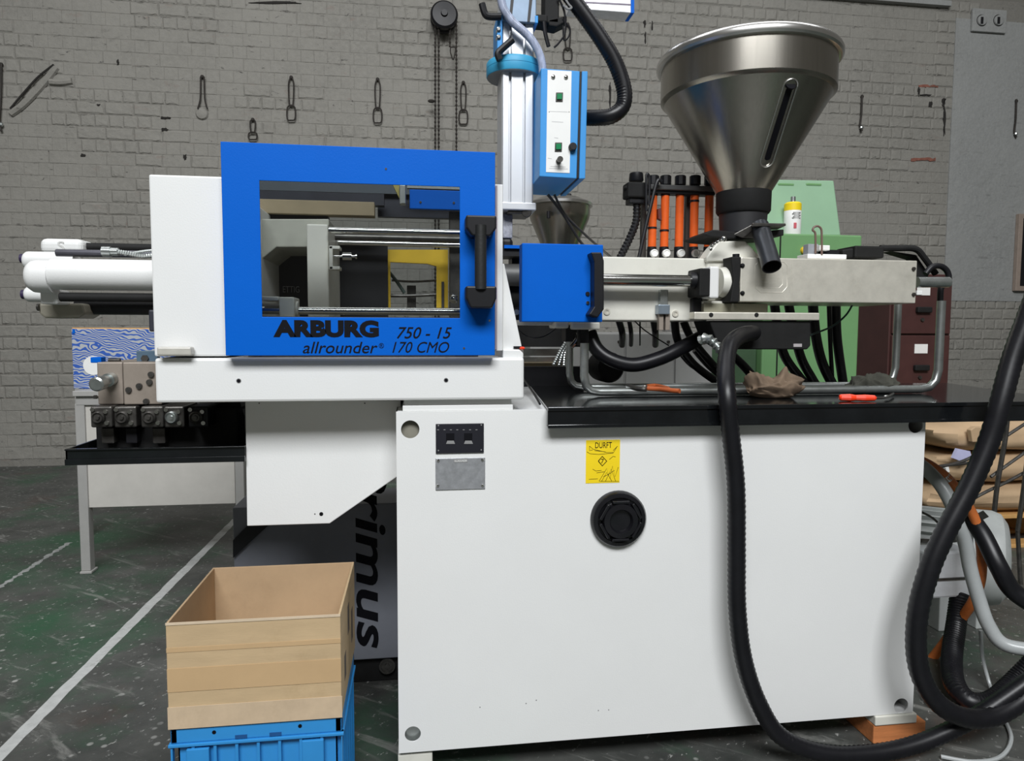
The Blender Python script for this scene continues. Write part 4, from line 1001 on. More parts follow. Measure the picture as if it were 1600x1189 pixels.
ptext('sticker_lettering', 'DURFT', 930, 691, 956, 700, YF-.0011, ink, ys, thick=.0005)
# round black cap
pc = A(965.5, 810, YF); rc = S(44, 965, YF)
kc = add(MB().lathe(pc, (0, -1, 0), [(0, rc), (.010, rc*.99), (.016, rc*.93), (.018, rc*.80), (.012, rc*.78), (.012, rc*.66), (.030, rc*.60), (.032, rc*.42), (.026, rc*.38), (.020, rc*.36), (.018, rc*.05)], 40), 'round_cap', mat('cap_black', (.008, .008, .010), .22), l='large round black screw cap')
mb = MB()
for k in range(6):
    a = PI/6+k*PI/3; d = Vector((math.cos(a), 0, math.sin(a))); s_ = Vector((-math.sin(a), 0, math.cos(a)))
    mb.obox(pc+Vector((0, -.020, 0))+d*rc*.66, s_*rc*.30, Vector((0, .010, 0)), d*rc*.05)
mb.build('cap_grip', mat('cap_black', (.01, .01, .01)), kc, bevel=.002)

# ------------------------------------------------------------------ picker column with bracket and hoses
YA = 2.00
pr = thing('sprue_picker', 'aluminium picker column with blue collar on the fixed platen', 'column', A(810, 328, YA+.05))
def addp(mb, name, m, bevel=0, l=None, parent=None, **k):
    o = mb.build(name, m, parent or pr, bevel=bevel, **k)
    if l: lab(o, l)
    return o
cxa, cxb = PX(784, YA, 200), PX(834, YA, 200); czb = PZ(318, YA, 810); czt = PZ(-40, YA, 810)
wv = cxb-cxa; g0 = .007
xs = [cxa, cxa+wv*.22, cxa+wv*.22+g0, cxa+wv*.66, cxa+wv*.66+g0, cxb]
pts = [(xs[0], YA+.006), (xs[0]+.004, YA), (xs[1], YA), (xs[1], YA+.012), (xs[2], YA+.012), (xs[2], YA), (xs[3], YA), (xs[3], YA+.012), (xs[4], YA+.012), (xs[4], YA), (xs[5]-.004, YA), (xs[5], YA+.006), (xs[5], YA+.11), (xs[0], YA+.11)]
addp(MB().prism([Vector((x, y, czb)) for x, y in pts], (0, 0, czt-czb)), 'column', alu, bevel=.0008)
bp = addp(MB().pbox(784, 316, 838, 328, YA-.01, .14), 'base_plate', alu, bevel=.003)
mb = MB(); mb.pbox(794, 328, 830, 334, YA, .1); mb.cyl(A(823, 332, YA-.005), A(823, 332, YA+.05), .014); addp(mb, 'base_clamp', darksteel, bevel=.002)
addp(MB().pbox(786, 334, 801, 372, YA+.03, .08), 'valve_island', mat('grey_connector', (.30, .31, .36), .5, var=.5, scale=60), bevel=.003)
addp(MB().pbox(784, 372, 802, 392, YA+.03, .08), 'valve_island', black, bevel=.01)
# collar
cc = Vector(((cxa+cxb)/2-.004, YA+.055, 0)); rcol = S(41.5, 802, YA+.055)
z_t, z_m, z_b = PZ(101, cc.y, 802), PZ(111, cc.y, 802), PZ(123, cc.y, 802)
addp(MB().lathe((cc.x, cc.y, z_m+.001), (0, 0, 1), [(0, rcol), (z_t-z_m-.004, rcol), (z_t-z_m, rcol*.97)], 48), 'collar', teal, l='upper blue collar disc')
addp(MB().lathe((cc.x, cc.y, z_b), (0, 0, 1), [(0, rcol*.98), (.003, rcol), (z_m-z_b, rcol)], 48), 'collar', teal, l='lower blue collar disc')
addp(MB().lathe((cc.x, cc.y, z_b-.001), (0, 0, 1), [(0, rcol*.97), (.001, rcol*.97)], 48), 'collar_underside', mat('grey_bearing_plate', (.25, .26, .26), .5))
# clamp bracket at top
addp(MB().pbox(784, -30, 838, 34, YA-.014, .012), 'bracket_plate', mat('blue_grey_plate', (.16, .22, .30), .4, .3), bevel=.002)
for a_, b_ in ((777, 785), (836, 841)): addp(MB().pbox(a_, 22 if a_ < 800 else 24, b_, 80 if a_ < 800 else 36, YA-.016, .1), 'bracket_side', skyblue, bevel=.002)
for x in (797, 826): addp(MB().pprism([(x-2, 34), (x+2, 34), (x+8, -20), (x+3, -20)], YA-.0165, .003), 'bracket_slot', black)
for y in (50, 62): addp(MB().lathe(A(778, y, YA), (0, -1, 0), [(0, .006), (.02, .006), (.022, .004)], 12), 'clamp_bolt', steel)
for pts in ([(783, 26), (766, 26), (758, 22), (753, 6)], [(781, 94), (778, 84), (785, 76), (801, 62)]):
    addp(MB().tube([A(x, y, YA-.03) for x, y in pts], .0095, seg=10), 'clamp_lever', black)
addp(MB().tube([A(x, y, YA-.03) for x, y in [(782, -10), (786, 12), (800, 33), (818, 49), (832, 64), (842, 82), (847, 100), (848, 114)]], .0115, seg=12, sub=10, rib=.03, pitch=.006), 'braided_hose', braid, l='clear braided hose across the column')
# black bracket cluster
mb = MB(); mb.pbox(838, 22, 856, 34, YA, .06); mb.pbox(851, -20, 874, 36, YA+.01, .06); mb.pprism([(856, 30), (886, 24), (886, 34), (870, 42), (858, 40)], YA+.01, .05)
addp(mb, 'black_bracket', blackmat, bevel=.004)
addp(MB().tube([A(x, y, YA) for x, y in [(850, 34), (852, 52), (857, 72), (856, 68)]], .006, seg=8), 'clamp_lever', black)
addp(MB().tube([A(x, y, YA) for x, y in [(872, -5), (882, 20), (883, 50), (874, 66), (866, 74)]], .003, seg=6), 'cable', black)
addp(MB().tube([A(x, y, YA) for x, y in [(879, 30), (890, 45), (888, 58), (881, 62), (880, 40)]], .0025, seg=6), 'cable', black)
addp(MB().tube([A(x, y, YA-.01) for x, y in [(878, -10), (888, 6), (893, 12), (887, 14), (880, 8)]], .003, seg=6), 'cable', greyink)
addp(pixtube([(886, -12, YA), (912, 22, YA), (940, 62, YA), (962, 100, YA), (975, 140, YA), (973, 166, YA), (956, 181, YA), (935, 184, YA+.02), (916, 184, YA+.05)], S(11.5, 950, YA), seg=16, sub=10, rib=.028, pitch=.009), 'looped_hose', rubber, l='thick black ribbed hose looping to control box')
# aluminium arm top right
Ya = 2.25
arm = thing('linear_arm', 'pale aluminium arm with blue end cap at the top edge', 'beam', A(945, 20, Ya))
a_ = MB(); p1 = A(895, 3, Ya); p2 = A(986, 8, Ya)
MB().prism([A(x, y, Ya) for x, y in [(890, -40), (986, -36), (986, 20), (890, 13)]], (0, .06, 0)).build('arm_profile', mat('bright_aluminium', (.80, .80, .82), .35, .3), arm, bevel=.002)
MB().pprism([(986, -36), (991, -36), (991, 20), (986, 20)], Ya-.002, .064).build('end_cap', blue, arm)
MB().pprism([(890, 1), (986, 6), (986, 8.5), (890, 3.5)], Ya-.001, .01).build('arm_groove', mat('violet_grey', (.2, .17, .22), .5), arm)

# control box ---------------------------------------------------------------
Yq = 1.90
dv = Vector((0, 1, 0))
FLc = [A(843, 275.5, Yq), A(901, 279, Yq), A(906, 111, Yq), A(845.5, 106.5, Yq)]
cb = thing('control_box', 'light blue control box with green buttons on picker column', 'control box', (FLc[0]+dv*.15))
dd = dv*.25
MB().hexa([FLc[0], FLc[1], FLc[2], FLc[3]]+[p+dd for p in FLc]).build('housing', skyblue, cb, bevel=.002)
G = [A(905, 279.5, Yq), A(914.5, 279, Yq), A(918.5, 111, Yq), A(909.5, 111, Yq)]
MB().hexa(G+[p+dd for p in G]).build('lid', skyblue, cb, bevel=.002)
G = [A(900.5, 278, Yq+.004), A(906, 278, Yq+.004), A(911, 112, Yq+.004), A(905, 112, Yq+.004)]
MB().hexa(G+[p+dd*.95 for p in G]).build('seal', black, cb)
nrm = (FLc[1]-FLc[0]).cross(FLc[3]-FLc[0]).normalized()
if nrm.y > 0: nrm = -nrm
def CB(px, py, off=0):
    d = ray(px, py); t_ = (FLc[0]-O).dot(nrm)/d.dot(nrm); return O+d*t_+nrm*off
pl = MB().prism([CB(x, y, .0012) for x, y in [(853, 269), (890, 270.5), (893, 111.5), (855.5, 109.5)]], -nrm*.0012).build('white_panel', paper, cb)
for x, y in ((864, 120.5), (884, 121)): MB().lathe(CB(x, y, .0012), nrm, [(0, .006), (.003, .0055), (.005, .002)], 14).build('screw', steel, pl)
for x, y in ((873.5, 152), (872, 230)):
    MB().prism([CB(x+a, y+b, .004) for a, b in ((-5.5, 7), (5.5, 7), (6, -7), (-5, -7))], -nrm*.003).build('button_bezel', darksteel, pl, bevel=.001)
    MB().prism([CB(x+a, y+b, .008) for a, b in ((-4, 4.5), (4, 4.5), (4, -4.5), (-4, -4.5))], -nrm*.004).build('green_button', greenlamp, pl, bevel=.0012)
MB().lathe(CB(872.5, 252, .0012), nrm, [(0, .0075), (.005, .0075), (.006, .005), (.016, .005), (.017, .008), (.024, .008)], 16).build('toggle_knob', darksteel, pl)
MB().lathe(CB(894, 230.5, .0012), nrm, [(0, .011), (.01, .011), (.014, .009), (.014, .006)], 18).build('black_knob', black, cb)
mb = MB()
for a_, b_, c_ in ((859, 887, 174), (862, 880, 190), (866, 872, 215), (856, 862, 247), (858, 887, 263), (860, 884, 260)):
    MB().prism([CB(a_, c_+.5, .0016), CB(b_, c_+1.5, .0016), CB(b_, c_+.7, .0016), CB(a_, c_-.3, .0016)], -nrm*.0004).build('faint_print', mat('pale_print', (.55, .55, .55)), pl)
for x in (858, 889): MB().lathe(CB(x, 175, .0012), nrm, [(0, .0016), (.001, .001)], 8).build('small_screw', greyink, pl)
for y in (164, 239):
    s0 = A(845, y, Yq)+dd*.55; MB().ball(s0, .005, 8).build('side_screw', darksteel, cb)
MB().tube([A(x, y, Yq+.2) for x, y in [(856, 304), (880, 335), (905, 375), (915, 386)]], .0045, seg=8).build('cable', darksteel, cb)
MB().tube([A(x, y, Yq+.2) for x, y in [(866, 304), (884, 336), (920, 372), (955, 402)]], .0038, seg=8).build('cable', darksteel, cb)

# ------------------------------------------------------------------ main hopper
Yh = 2.09
hc = A(1161, 330, Yh); hx_, hy_ = hc.x, hc.y
def hz(py): return PZ(py, Yh, 1165)
def hr(n): return S(n, 1165, Yh)
hop = thing('material_hopper', 'large stainless steel cone hopper with round lid', 'hopper', (hx_, hy_, hz(378)))
ang = math.atan2(PX(1171, Yh, 100)-hx_, 1) # tiny lean of the axis
R_ = hr(136)*.885
MB().lathe((hx_, hy_, 0), (0, 0, 1), [(hz(304), hr(41)*.9), (hz(303), hr(42)*.9), (hz(160), R_*.955)], 72).build('cone', hopsteel, hop)
MB().lathe((hx_, hy_, 0), (0, 0, 1), [(hz(160), R_*.955), (hz(157), R_*.985), (hz(155), R_), (hz(100), R_*1.0)], 72).build('upper_band', hopsteel, hop)
MB().lathe((hx_, hy_, 0), (0, 0, 1), [(hz(108), R_*1.005), (hz(107), R_*1.035), (hz(104), R_*1.055), (hz(100), R_*1.06), (hz(96), R_*1.05), (hz(92), R_*1.02), (hz(90), R_*.97), (hz(88), R_*.5), (hz(87), .01)], 72).build('lid', hoplid, hop)
# sight slot: outline follows the cone surface
def cone_pt(ang_deg, py, off=.0):
    z_ = hz(py); t_ = (z_-hz(303))/(hz(160)-hz(303)); rad = hr(42)*.9+(R_*.955-hr(42)*.9)*t_+off
    a = math.radians(ang_deg); return Vector((hx_+rad*math.sin(a), hy_-rad*math.cos(a), z_))
AS = -2.0
def slot_path(w_px, y0, y1, off):
    pts = []
    w0 = hr(w_px)
    for k in range(9):
        a = PI*k/8; z0 = y0-math.sin(a)*w_px*.9; c = cone_pt(AS, z0, off); pts.append(c+Vector((math.cos(a)*w0, 0, 0)))
    for k in range(9):
        a = PI+PI*k/8; z0 = y1-math.sin(a)*w_px*.9; c = cone_pt(AS, z0, off); pts.append(c+Vector((math.cos(a)*w0, 0, 0)))
    return pts
AS = 4.0
sp_ = slot_path(9.5, 175, 266, .002)
gl = MB().tube(sp_+[sp_[0]], .002, seg=6, sub=1).build('sight_slot_rim', hoplid, hop)
ip = slot_path(4.2, 180, 262, .0015)
MB().prism(ip, (0, .004, 0)).build('sight_slot', ink, gl)
MB().lathe(cone_pt(AS, 174, -.002), (0, -1, .45), [(0, hr(6.8)), (.005, hr(6.8))], 20).build('sight_hole', ink, gl)
MB().lathe((hx_, hy_, 0), (0, 0, 1), [(hz(335), hr(40)*.9), (hz(331), hr(42.5)*.9), (hz(302), hr(43)*.9), (hz(301), hr(41)*.9)], 48).build('collar', blackmat, hop)
MB().lathe((hx_, hy_, 0), (0, 0, 1), [(hz(366), hr(36)*.9), (hz(340), hr(37.5)*.9), (hz(333), hr(38)*.9)], 48).build('neck', mat('neck_black', (.022, .022, .024), .5), hop)
MB().pprism([(1098, 366), (1113, 359), (1160, 363), (1225, 358), (1225, 368), (1160, 374), (1110, 370)], Yh-.10, .16).build('slide_plate', blackmat, hop, bevel=.003)
MB().hexa([A(1146, 366, Yh-.16), A(1160, 372, Yh-.16), A(1190, 350, Yh-.16), A(1180, 348, Yh-.16), A(1150, 366, Yh-.1), A(1185, 372, Yh-.1), A(1190, 348, Yh-.1), A(1180, 346, Yh-.1)]).build('slide_flap', darksteel, hop, bevel=.002)
MB().hexa([A(1176, 354, Yh-.19), A(1228, 353, Yh-.19), A(1228, 349, Yh-.19), A(1176, 348, Yh-.19), A(1170, 360, Yh-.06), A(1215, 359, Yh-.06), A(1215, 356, Yh-.06), A(1170, 356, Yh-.06)]).build('spout_flange', darksteel, hop, bevel=.002)
sa, sb = A(1187, 353, Yh-.15), A(1206, 417, Yh-.25)
dn = (sb-sa).normalized(); LL = (sb-sa).length
pipe_m = mat('gunmetal_pipe', (.07, .075, .085), .35, .7, var=.2)
MB().lathe(sa, dn, [(0, .026), (LL, .0265), (LL, .0235), (LL-.04, .0235)], 32, cap=False).build('spout', pipe_m, hop)
MB().lathe(sa, dn, [(LL-.041, .0235), (LL-.040, .0235)], 32).build('spout_inside', ink, hop)
MB().tube([A(x, y, Yh-.16) for x, y in [(1110, 392), (1112, 384), (1120, 378), (1128, 374)]], .004, rib=.4, pitch=.01).build('chain', steel, hop)
MB().ball(A(1131, 373, Yh-.17), .009, 12).build('chain_ball', steel, hop)

# ------------------------------------------------------------------ flow meter rack
Yr = 2.22
fm = thing('flow_meter_rack', 'black water manifold with orange sight tubes beside the hopper', 'manifold', A(1060, 402, Yr))
MB().pbox(1008, 289, 1118, 297, Yr-.01, .05).build('top_manifold', mat('manifold_grey', (.06, .06, .06), .4), fm, bevel=.003)
MB().pbox(1008, 297, 1118, 303, Yr, .04).build('bottom_bar', black, fm, bevel=.002)
for i, x in enumerate((1020, 1039, 1062, 1085, 1108)):
    r = S(6.3, x, Yr)
    tb_ = MB().lathe(A(x-1.5, 389, Yr+.02), A(x+.5, 304, Yr+.02)-A(x-1.5, 389, Yr+.02), [(0, r), ((A(x, 304, Yr)-A(x, 389, Yr)).length, r)], 18).build('sight_tube', orange, fm)
    MB().cyl(A(x+.5, 306, Yr+.02), A(x+1, 290, Yr+.02), r*1.08).build('tube_socket', black, tb_)
    MB().cyl(A(x-2, 404, Yr+.02), A(x-1.5, 386, Yr+.02), r*1.1).build('tube_socket', black, tb_)
    MB().lathe(A(x+1, 289, Yr+.015), (0, 0, 1), [(0, r*1.3), (.028, r*1.3), (.030, r*1.1), (.031, .001)], 10, smooth=False).build('cap', black, tb_)
    if i in (0, 1): MB().lathe(A(x-1, 358+i*4, Yr+.02), (0, 0, 1), [(0, r*1.12), (.006, r*1.12)], 18).build('float_ring', black, tb_)
    if i == 3: MB().lathe(A(x, 316, Yr+.02), (0, 0, 1), [(0, r*1.12), (.006, r*1.12)], 18).build('float_ring', black, tb_)
    if i < 4: MB().lathe(A(x+1, 396, Yr-.04), (0, -1, 0), [(0, .0125), (.012, .0125), (.014, .010), (.011, .008), (.011, .0005)], 18).build('drain_cap', paper, fm)
for x0_, x1_ in ((1003, 1010), (1072, 1079)): MB().pbox(x0_, 300, x1_, 404, Yr+.05, .02).build('rear_post', mat('dark_post', (.05, .045, .04), .5), fm)
mb = MB(); mb.pbox(981, 284, 1011, 308, Yr-.01, .06); mb.pprism([(976, 293), (982, 286), (982, 298)], Yr, .03); fit = mb.build('hose_coupling', blackmat, fm, bevel=.005)
MB().lathe(A(994, 284, Yr+.02), (0, 0, 1), [(0, .022), (.004, .024), (.026, .022), (.028, .02)], 20).build('coupling_cap', black, fit)
MB().pbox(984, 308, 1008, 318, Yr, .05).build('coupling_neck', black, fit, bevel=.004)
MB().tube([A(x, y, Yr+.02) for x, y in [(995, 318), (994, 345), (984, 372), (968, 404)]], S(5.6, 990, Yr), seg=12, rib=.12, pitch=.012).build('corrugated_hose', rubber, fm)
MB().tube([A(x, y, Yr-.03) for x, y in [(1010, 330), (1010, 280), (1012, 272), (1015, 282), (1014, 320)]], .0045, seg=8).build('cable', black, fm)
MB().tube([A(x, y, Yr-.03) for x, y in [(1034, 284), (1028, 282), (1022, 300), (1010, 350), (998, 404)]], .0062, seg=8).build('cable', black, fm)
MB().pprism([(1028, 326), (1033, 325), (1034, 344), (1029, 341)], Yr, .02).build('drain_tap', mat('dark_red', (.12, .02, .015), .5), fm)

# hoses under the injection unit (each hangs from the machine)
gp = 'black hoses below the silver cover'
for i, (pts, r) in enumerate([
        ([(1210, 475), (1216, 515), (1226, 556), (1250, 590), (1262, 603)], 6.5), ([(1232, 475), (1240, 515), (1252, 560), (1268, 590), (1276, 603)], 6.5),
        ([(1270, 475), (1274, 520), (1284, 565), (1302, 603)], 7), ([(1295, 475), (1297, 530), (1301, 603)], 3), ([(1306, 475), (1308, 530), (1318, 603)], 6.5)]):
    o = pixtube([(x, y, 2.28) for x, y in pts], S(r, 1260, 2.28), seg=12).build('hydraulic_hose', rubber); 
    tag(o, ['thick black hose leftmost under the silver cover', 'second black hose from the left under the silver cover', 'third black hose from the left under silver cover', 'thin black cable between the black hoses under silver cover', 'rightmost thick black hose under the silver cover'][i], 'hose', gp)
o = pixtube([(1334, 472, 2.1), (1322, 492, 2.1), (1300, 510, 2.1), (1270, 522, 2.05), (1262, 526, 2.0)], .003).build('thin_cable', mat('teal_cable', (.02, .06, .06), .5)); tag(o, 'thin dark green cable running into the black cable box', 'cable')
o = pixtube([(921, 520, 2.10), (932, 545, 2.08), (955, 562, 2.06), (990, 570, 2.05), (1030, 560, 2.05), (1062, 545, 2.06), (1098, 526, 2.08)], S(11, 1000, 2.06), seg=14).build('sagging_hose', rubber); tag(o, 'thick black hose sagging below the cream carriage', 'hose')
gp = 'black hoses curving down left of the cable box'
for i, (pts, r) in enumerate([([(1054, 502), (1060, 535), (1085, 570), (1125, 600)], 6), ([(1068, 502), (1080, 528), (1105, 560), (1140, 598)], 6), ([(1088, 545), (1110, 570), (1140, 594)], 8), ([(1134, 546), (1162, 572), (1186, 600)], 7), ([(1060, 550), (1080, 572), (1120, 595)], 2.5)]):
    o = pixtube([(x, y, 2.2+.03*i) for x, y in pts], S(r, 1090, 2.2), seg=12).build('curved_hose', rubber)
    tag(o, ['leftmost black hose curving down behind the ribbed hose', 'second black hose curving down beside the cable box', 'short thick black hose in the dark hose bundle', 'black hose right of the big ribbed hose above rag', 'thin black cable under the curving hose bundle'][i], 'hose', gp)
o = pixtube([(1094, 533, 1.92), (1103, 528, 1.90), (1114, 534, 1.89), (1124, 545, 1.88), (1134, 558, 1.86)], .013, rib=.22, pitch=.014).build('foil_sleeve', galv); tag(o, 'crinkled silver sleeve beside the ribbed black hose', 'sleeve')
gp = 'black hoses below the cream carriage'
for i, (a_, b_) in enumerate((((965, 502), (972, 519)), ((982, 502), (986, 519)), ((1000, 502), (1000, 519)), ((1020, 502), (1024, 519)))):
    o = pixtube([(a_[0], a_[1]-6, 2.4), (b_[0], b_[1], 2.4), (b_[0], b_[1]+20, 2.5)], [.012, .008, .003, .012][i], seg=10).build('short_hose', rubber)
    tag(o, ['short black hose below the carriage nearest blue guard', 'second short black hose below the cream carriage', 'thin short cable below the cream carriage', 'short black hose below the carriage nearest toggle clamp'][i], 'hose', gp)
o = pixtube([(992, 502, 2.1), (1010, 518, 2.1), (1045, 540, 2.1)], .002).build('thin_cable', rubber); tag(o, 'thin black cable slanting below the cream carriage', 'cable')

# big ribbed hose in front of the cabinet
o = pixtube([(1178, 520, Yi-.07), (1158, 524, 1.84), (1140, 540, 1.76), (1134, 575, 1.69), (1136, 620, 1.635), (1142, 680, 1.63), (1150, 760, 1.63), (1151, 860, 1.63), (1152, 950, 1.63), (1162, 1030, 1.63), (1186, 1100, 1.63), (1222, 1152, 1.63), (1290, 1177, 1.62), (1370, 1176, 1.62), (1440, 1160, 1.62), (1510, 1128, 1.62), (1570, 1090, 1.62), (1640, 1040, 1.62)],
            S(13.2, 1150, 1.63), seg=18, sub=10, rib=.04, pitch=.014).build('ribbed_hose', rubber); tag(o, 'long ribbed black hose hanging down before the white cabinet', 'hose')
o = pixtube([(1660, 250, 1.60), (1645, 350, 1.60), (1625, 440, 1.60), (1604, 500, 1.60), (1582, 560, 1.60), (1563, 630, 1.59), (1545, 690, 1.59), (1515, 760, 1.59), (1478, 830, 1.59), (1452, 890, 1.59), (1434, 960, 1.59), (1433, 1030, 1.59), (1452, 1082, 1.59), (1490, 1115, 1.59), (1540, 1122, 1.60), (1590, 1098, 1.61), (1640, 1050, 1.62)],
            S(14, 1500, 1.59), seg=18, sub=10, rib=.03, pitch=.018).build('ribbed_hose', rubber); tag(o, 'black wrapped hose looping at the right from top edge', 'hose')
o = pixtube([(1500, 928, 2.12), (1494, 975, 2.08), (1487, 1030, 1.98), Q(1492, 1070, .06), Q(1515, 1096, .04), Q(1550, 1096, .04), (1590, 1062, 1.82), (1640, 1010, 1.8)], S(13.5, 1500, 2.0), seg=16, rib=.03, pitch=.01).build('ribbed_hose', rubber); tag(o, 'black hose dropping from the motor box to the floor', 'hose')
o = pixtube([(1478, 755, 2.12), (1508, 798, 2.05), (1535, 835, 1.98), (1560, 885, 1.92), (1585, 925, 1.90), (1640, 960, 1.85)], S(12, 1560, 2.0), seg=16).build('smooth_hose', rubber); tag(o, 'black hose crossing the grey motor cover at right edge', 'hose')
o = pixtube([(1432, 722, 2.02), (1450, 736, 2.0), (1470, 758, 1.96), (1487, 788, 1.93), (1495, 815, 1.92), (1508, 848, 1.92), (1516, 889, 1.92), (1529, 935, 1.91), (1545, 978, 1.89), (1572, 1008, 1.86), (1640, 1018, 1.8)], S(9.5, 1500, 1.95), seg=16).build('grey_hose', hosegrey); tag(o, 'smooth grey plastic hose curving down before the motor', 'hose')
o = pixtube([(1435, 718, 2.06), (1452, 726, 2.05), (1476, 743, 2.03), (1498, 768, 2.02), (1521, 806, 2.0), (1531, 841, 1.99), (1534, 872, 1.99), (1532, 907, 2.0), (1520, 940, 2.03), (1502, 967, 2.08), (1475, 1005, 2.12), (1450, 1042, 2.14), Q(1452, 1085, .02), Q(1485, 1110, .015), Q(1540, 1114, .015)], S(6.6, 1500, 2.05), seg=14).build('orange_hose', orangeh); tag(o, 'orange hose curving over the motor and round to floor', 'hose')
MB().lathe(A(1476, 743, 2.03), A(1486, 753, 2.025)-A(1476, 743, 2.03), [(0, .0155), (.02, .0155)], 14).build('hose_clamp', galv, o)
o = MB().tube([A(1532, 985, 1.95), A(1536, 1030, 1.95), AZ(1550, 1080, .006), AZ(1568, 1120, .006), AZ(1580, 1155, .006), AZ(1562, 1183, .006), AZ(1520, 1190, .006), AZ(1470, 1182, .006)], .0055, seg=8).build('thin_cable', hosegrey); tag(o, 'thin pale grey cable lying on the floor at lower right', 'cable')

# ------------------------------------------------------------------ motor at right
Ym = 2.28
mt = thing('electric_motor', 'grey electric motor with round fan cover beside the cabinet', 'motor', (PX(1530, Ym, 900), Ym+.1, 0))
mc = A(1478, 862, Ym+.16)
ax = Vector((.80, -.60, 0)).normalized()
rm = S(70, 1550, Ym+.1)*.92
mb = MB().lathe(mc-ax*.14, ax, [(0, rm*.86), (.22, rm*.86)], 36)
for k in range(28):
    a = 2*PI*k/28; x_, y_, d_ = frame(ax); rv = x_*math.cos(a)+y_*math.sin(a); tv = -x_*math.sin(a)+y_*math.cos(a)
    mb.obox(mc-ax*.04+rv*rm*.9, ax*.10, tv*.003, rv*rm*.07)
mb.build('finned_body', motorgrey, mt)
fb = mc+ax*.075
MB().lathe(fb, ax, [(0, rm*1.02), (.07, rm*1.03), (.10, rm*.97), (.12, rm*.80), (.128, rm*.5), (.13, .005)], 44).build('fan_cover', motorgrey, mt)
tbx = MB().box(PX(1446, 2.1, 900), PX(1519, 2.1, 900), 2.1, 2.28, PZ(934, 2.1, 1490), PZ(862, 2.1, 1490)).build('terminal_box', mat('pale_grey_paint', (.58, .60, .62), .45, dirt='#6e6e6a', dirt_amt=.3), mt, bevel=.008)
MB().box(PX(1443, 2.1, 900), PX(1522, 2.1, 900), 2.094, 2.28, PZ(905, 2.1, 1490), PZ(902, 2.1, 1490)).build('box_seam', darksteel, tbx)
MB().cyl(A(1503, 934, 2.14), A(1503, 948, 2.14), .028).build('cable_gland', black, tbx)
mb = MB()
for x_ in (-.08, .08): MB().box(mc.x+x_-.02, mc.x+x_+.02, mc.y-.1, mc.y+.12, 0, mc.z-rm*.7).build('foot', motorgrey, mt, bevel=.004)
MB().tube([A(x, y, Ym-.1) for x, y in [(1440, 800), (1458, 810), (1480, 830), (1500, 836)]], .004).build('thin_cable', darksteel, mt)
MB().tube([A(x, y, Ym-.1) for x, y in [(1438, 845), (1470, 846), (1500, 843)]], .008).build('shaft_guard', darksteel, mt)
MB().lathe(A(1532, 806, Ym-.03), (-.2, -1, -.6), [(0, .028), (.004, .028)], 4).build('fan_label', darksteel, mt)

# ------------------------------------------------------------------ printed sheet box beneath (Primus)
Yb2 = 2.22
pb = thing('lettered_cabinet', 'grey lettered cabinet standing in the shade under the machine', 'cabinet', (PX(500, Yb2, 1000), Yb2, 0))
x0, x1 = PX(366, Yb2, 900), PX(640, Yb2, 900); z0, z1 = PZ(1030, Yb2, 580), PZ(790, Yb2, 480)
MB().box(x0, x1, Yb2, Yb2+.22, z0, z1-.0).build('panel', dooredge, pb, bevel=.003)
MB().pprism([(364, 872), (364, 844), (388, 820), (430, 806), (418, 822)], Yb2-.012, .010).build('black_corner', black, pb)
MB().box(x0, x1, Yb2+.02, Yb2+.2, 0, z0).build('plinth', blackmat, pb, bevel=.003)
o = MB().lathe(A(605, 1040, Yb2+.01), (0, -1, 0), [(0, .026), (.006, .026), (.006, .020), (.002, .020), (.002, .008), (.006, .008), (.006, .0005)], 20).build('castor_ring', darksteel, pb)
text('lettering', 'Primus', PX(556, Yb2, 900), PX(606, Yb2, 900), PZ(1013, Yb2, 580), PZ(708, Yb2, 580), Yb2, ink, pb, shear=.2, offset=.018, rot=True, thick=.001)

